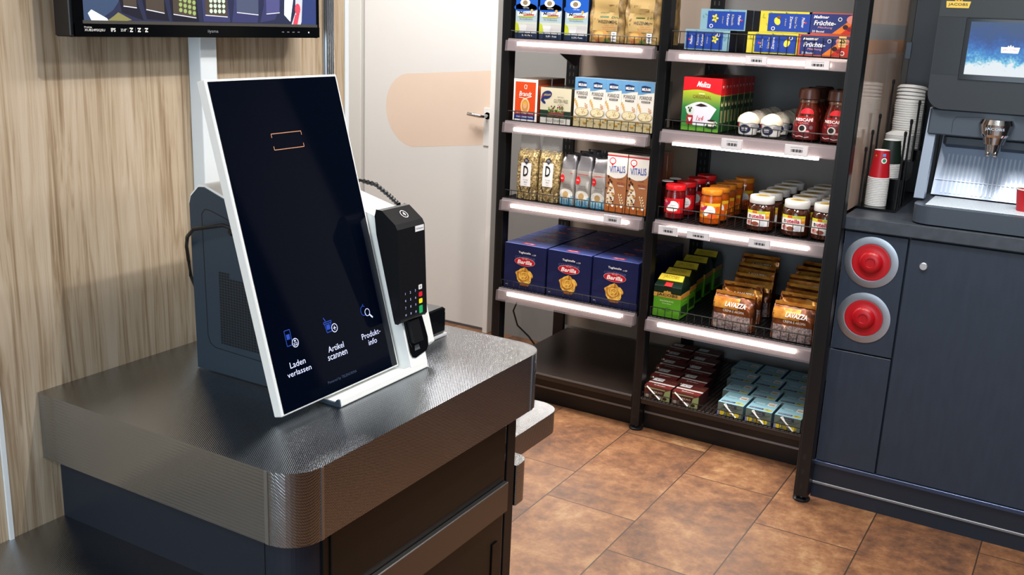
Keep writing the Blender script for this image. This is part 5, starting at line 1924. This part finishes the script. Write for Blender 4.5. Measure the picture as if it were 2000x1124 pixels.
# ---- green ground coffee packs
def gcoffee():
    w, d, h = .100, .086, .141
    g2 = C('gc_green', '4c8a1e', .3)
    dk = C('gc_dark', '12241a', .25)
    gd = C('gc_gold', 'b58a3c', .3)
    sh = C('gc_side', '5a9a22', .3)
    x0, x1 = -w / 2, w / 2
    k = MB()
    k.box(x0, x1, 0, d, 0, .088, g2, .002).box(x0, x1, 0, d, .0882, .112, dk, .001)
    # sloping shoulders and the folded band
    k.add([(x0, 0, .112), (x1, 0, .112), (x1, d, .112), (x0, d, .112), (x0 + .006, .046, h), (x1 - .006, .046, h), (x1 - .006, d - .016, h), (x0 + .006, d - .016, h)],
          [(0, 1, 5, 4), (1, 2, 6, 5), (2, 3, 7, 6), (3, 0, 4, 7), (4, 5, 6, 7)], dk)
    k.rect(S0, x0, .072, x1, .089, gd, 1).rect(S0, x0, .087, x1, .104, dk, 1)
    k.text(S0, 'JACOBS', 0, .0795, .0125, C('gc_ink', '1a2418'), 3, wd=.078, bold=.02)
    for s_ in (-1, 0, 1):
        k.ell(S0, .009 * s_, .090, .005, .006 if s_ else .008, gd, 3, n=8)
    k.text(S0, 'KRÖNUNG', 0, .060, .0065, C('gc_pale', 'cfe0b0'), 3, wd=.050)
    k.text(S0, 'Ganze Bohne', 0, .051, .0035, C('gc_pale'), 3, wd=.034)
    k.ring(S0, .006, .030, .010, .007, .0015, C('gc_olive', '2f6a14'), 3).ell(S0, .0, .028, .016, .004, C('gc_olive'), 2)
    SS = side_surf(w)
    k.poly(SS, [(.0, .072), (d, .072), (d, .092), (0, .089)], gd, 1).poly(SS, [(.004, .078), (d - .004, .078), (d - .004, .084), (.004, .084)], C('gc_orange', 'c97a24'), 2)
    k.rect(SS, .012, .012, d - .012, .045, C('gc_panel', '1c3418'), 1).text(SS, 'Krönung', d / 2, .062, .006, C('gc_yel', 'c9d048'), 2, wd=.040, rot=.1)

    def slope(u, v, L):
        q = (v + .0)
        return (u, .046 * q - .0003 * L, .112 + (h - .112) * q + .0005 * L)
    k.poly(slope, [(-.014, .0), (.014, .0), (.013, .36), (-.013, .36)], RED, 2)
    o = single(k, 'coffee_pack', 'coffee pack')
    b = MB()
    yb = C('gc_band', 'd6bf3c', .35)
    b.add([slope(u, v, L) for L in (1, 7) for u, v in ((x0 + .004, .46), (x1 - .006, .50), (x1 - .009, 1.04), (x0 + .006, 1.02))],
          [(0, 3, 2, 1), (4, 5, 6, 7), (0, 1, 5, 4), (1, 2, 6, 5), (2, 3, 7, 6), (3, 0, 4, 7)], yb)
    b.text(lambda u, v, L: slope(u, v * 30, L + 7), 'JACOBS', -.002, .75 / 30, .0115, C('gc_gold2', '9a7a1c'), 1, wd=.058)
    b.build('folded_seal', o, label='yellow folded seal strip')
    return o


ZR4 = .4444
run(gcoffee(), [(-1.2145, 3.193, ZR4, 0), (-1.2280, 3.295, ZR4, 0), (-1.2420, 3.408, ZR4, .02), (-1.2500, 3.530, ZR4, .03), (-1.2560, 3.655, ZR4, 0)],
    ['green ground coffee pack, %s in its row' % ORD[i] for i in range(5)], 'green ground coffee packs')


# ---- brown foil coffee bags
def foilbag(seed, h):
    fo = noise_mat('copper_foil', '3c1c10', '8a4a22', 16, .22, metal=.35, bump=.6, lo=.35, hi=.62)
    gray = noise_mat('bean_print', '5e4c48', '9a8a88', 150, .35, lo=.4, hi=.6)
    gold = noise_mat('gold_foil', 'a85a18', 'e8a84a', 24, .2, metal=.3, bump=.5)
    k, S = bag(.142, .064, h, fo, .30, .85, .006, seed, exp=6, n=36, rows=22)
    k.rect(S, -.070, .0, .070, .052, gray, 1, 16, 6)
    k.poly(S, [(-.071, .052), (-.030, .052), (-.022, .040), (-.020, .050), (0, .048), (.071, .054), (.071, .066), (-.071, .066)], fo, 2)
    n = 12
    for (v0, v1, m_) in ((h - .047, h - .012, gold),):
        k.rect(S, -.070, v0, .070 - .05 * (seed == 31), v1, m_, 2, n, 4)
    k.text(S, 'LAVAZZA', .010, h - .031, .0150, WHITEI, 5, wd=.072, bold=.03, shear=.08)
    k.text(S, 'CREMA E AROMA', .006, h - .053, .0085, C('foil_text', 'd8cfc4'), 5, wd=.074)
    if seed % 2 == 0:
        k.ell(S, -.020, .022, .030, .009, C('foil_blue', 'a8c4d4', .3), 3, rings=3)
    o = single(k, 'coffee_bag', 'coffee bag')
    # crimped seal folded over the top
    sl_ = MB()
    vs = []
    for i in range(17):
        u = -.069 + .138 * i / 16
        q = .0016 * math.sin(i * 1.9 + seed)
        vs += [(u, .030 + q, h - .004), (u + .0015, .026 + q, h + .0075), (u + .0015, .0245 + q, h + .0075), (u, .026 + q, h - .004)]
    fs = []
    for i in range(16):
        for a in range(4):
            fs.append((4 * i + a, 4 * i + (a + 1) % 4, 4 * i + 4 + (a + 1) % 4, 4 * i + 4 + a))
    fs += [(0, 1, 2, 3), (64, 67, 66, 65)]
    sl_.add(vs, fs, gold, True)
    sl_.build('crimped_seal', o, label='crimped golden seal')
    return o


fb = [foilbag(31 + s, (.118, .127, .135, .146, .158, .156)[s]) for s in range(6)]
li, ri = [], []
for c_, (x0_, dx, n, y0, dy, nmn) in enumerate(((-.9820, -.0160, 5, 3.194, .112, 'left'), (-.7760, -.0120, 6, 3.194, .094, 'right'))):
    for i in range(n):
        src = fb[i]
        x = ((-.982, -.990, -.988, -1.016, -1.034), (-.776, -.785, -.797, -.806, -.812, -.816))[c_][i]
        rz = .07 * ((i * 5 + c_ * 2) % 3 - 1) * (1 if i else .3)
        lab_ = 'shiny brown coffee bag, %s in the %s row' % (ORD[i], nmn)
        if c_ == 0 or i == 5:
            src.location = (x, y0 + dy * i, ZR4)
            src.rotation_euler.z = rz
            src['label'], src['group'] = lab_, 'brown coffee bags'
        else:
            dup(src, (x, y0 + dy * i, ZR4), rz, lab_, 'brown coffee bags')


# ---- brown and blue drink cartons on the base
def drink(kind):
    w, d, h = ((.098, .1035, .047), (.089, .1175, .047))[kind]
    T_ = top_surf(h)
    if kind == 0:
        br, dkb = C('dr_brown', '5a2824'), C('dr_brown2', '34191a')
        k = carton(w, d, h, C('dr_front', '55453a'), dkb, br)
        k.rect(T_, -w / 2, .010, w / 2, .026, C('dr_red', '7a2a28'), 1).text(T_, 'Schoko', 0, .018, .009, WHITEI, 3, wd=.045, shear=.2)
        k.rect(T_, -w / 2, .034, w / 2, .047, C('dr_white', 'd6d0cc'), 1)
        k.rect(T_, -w / 2 + .004, .060, -.006, .090, PAPER, 2).ell(T_, -.030, .072, .003, .003, INK, 3).rect(T_, -.022, .074, -.010, .077, INK, 3)
        k.text(T_, 'HAFER DRINK', .022, .076, .006, C('dr_tan', '9a6a5c'), 2, wd=.040)
        k.rect(S0, -w / 2, .018, w / 2, h, C('dr_maroon', '5a2420'), 1).rect(S0, -.028, .020, .026, .034, C('dr_dark', '2c1512'), 3).text(S0, 'KAKAO', 0, .027, .007, C('dr_pale', 'c9b09c'), 4, wd=.040)
        k.poly(S0, [(.016, .0), (w / 2, .0), (w / 2, .044), (.030, .036)], C('dr_green', '7e8a5c'), 2).rect(S0, -w / 2, .037, w / 2 - .02, .041, C('dr_green'), 2)
        for i in range(4):
            k.ell(S0, -.036 + .022 * i, .009, .008, .006, (C('dr_grey', '8a8580'), C('dr_dark'))[i % 2], 3, n=10)
        o = single(k, 'cocoa_carton', 'drink carton')
    else:
        bl = C('db_blue', '8fbccb')
        k = carton(w, d, h, C('db_front', '59645c'), C('db_side', '4a6a78'), bl)
        k.rect(T_, -w / 2 + .006, .012, .010, .026, C('db_navy', '262c5c'), 1).text(T_, 'Müllermilch', -.016, .019, .007, WHITEI, 3, wd=.042)
        k.ell(T_, .026, .019, .015, .008, C('db_lemon', 'c9b42c'), 2).ell(T_, .022, .021, .006, .004, C('db_olive', '8a7a1c'), 3)
        k.rect(T_, .010, .060, .038, .094, PAPER, 2).text(T_, 'Inhalt', .024, .084, .004, C('db_tan', 'b89a6c'), 3, wd=.016).rect(T_, .014, .066, .034, .076, C('db_tan'), 3)
        k.text(T_, 'BANANE', -.014, .070, .010, WHITEI, 2, wd=.028).text(T_, '0,5 Liter', -.014, .054, .004, C('db_navy'), 2, wd=.024).ell(T_, -.036, .066, .003, .003, C('db_navy'), 3, n=8)
        k.rect(S0, -.024, .032, .022, .043, C('db_navy2', '2c3040'), 2).text(S0, 'Milch', 0, .0375, .006, C('dr_grey'), 3, wd=.026)
        k.line(S0, [(-.036, .02), (-.02, .03), (.0, .024), (.03, .034)], .001, INK, 2).line(S0, [(-.03, .03), (.02, .024), (.04, .036)], .001, INK, 2)
        for i in range(3):
            k.ell(S0, -.030 + .026 * i, .010, .011, .009, (C('db_lemon'), C('db_olive'), C('db_lemon'))[i], 3, n=12)
        k.rect(S0, -w / 2, .0, -w / 2 + .008, .018, C('db_violet', '6a70a0'), 3)
        o = single(k, 'milk_drink_carton', 'drink carton')
    s_ = MB()
    a, b = ((-.040, .044), (.012, .003)) if kind == 0 else ((-.022, .042), (.022, .002))
    s_.tube([(a[0], -.0032, a[1]), (b[0], -.0032, b[1])], .0026, WHITEI, 8)
    if kind:
        s_.tube([(a[0], -.0032, a[1]), (a[0] + .006, -.0032, a[1] + .003), (a[0] + .010, -.0032, a[1] - .004), (a[0] + .026, -.0032, a[1] - .030)], .0018, WHITEI, 8)
    s_.build('straw', o, label='white straw stuck to the front')
    return o


ZR5 = .1356
sp, lb = [], []
for c_, x in enumerate((-1.2220, -1.1160)):
    for i in range(5):
        sp.append((x - .0225 * i, 3.194 + .1065 * i, ZR5, 0))
        lb.append('brown cocoa drink carton, %s in the %s row' % (ORD[i], ('left', 'right')[c_]))
run(drink(0), sp, lb, 'brown drink cartons')
sp, lb = [], []
for c_, x in enumerate((-.9520, -.8530, -.7540)):
    for i in range(4):
        sp.append((x - .0250 * i, 3.194 + .1200 * i, ZR5, 0))
        lb.append('pale blue milk drink carton, %s in the %s row' % (ORD[i], ('left', 'middle', 'right')[c_]))
run(drink(1), sp, lb, 'pale blue drink cartons')
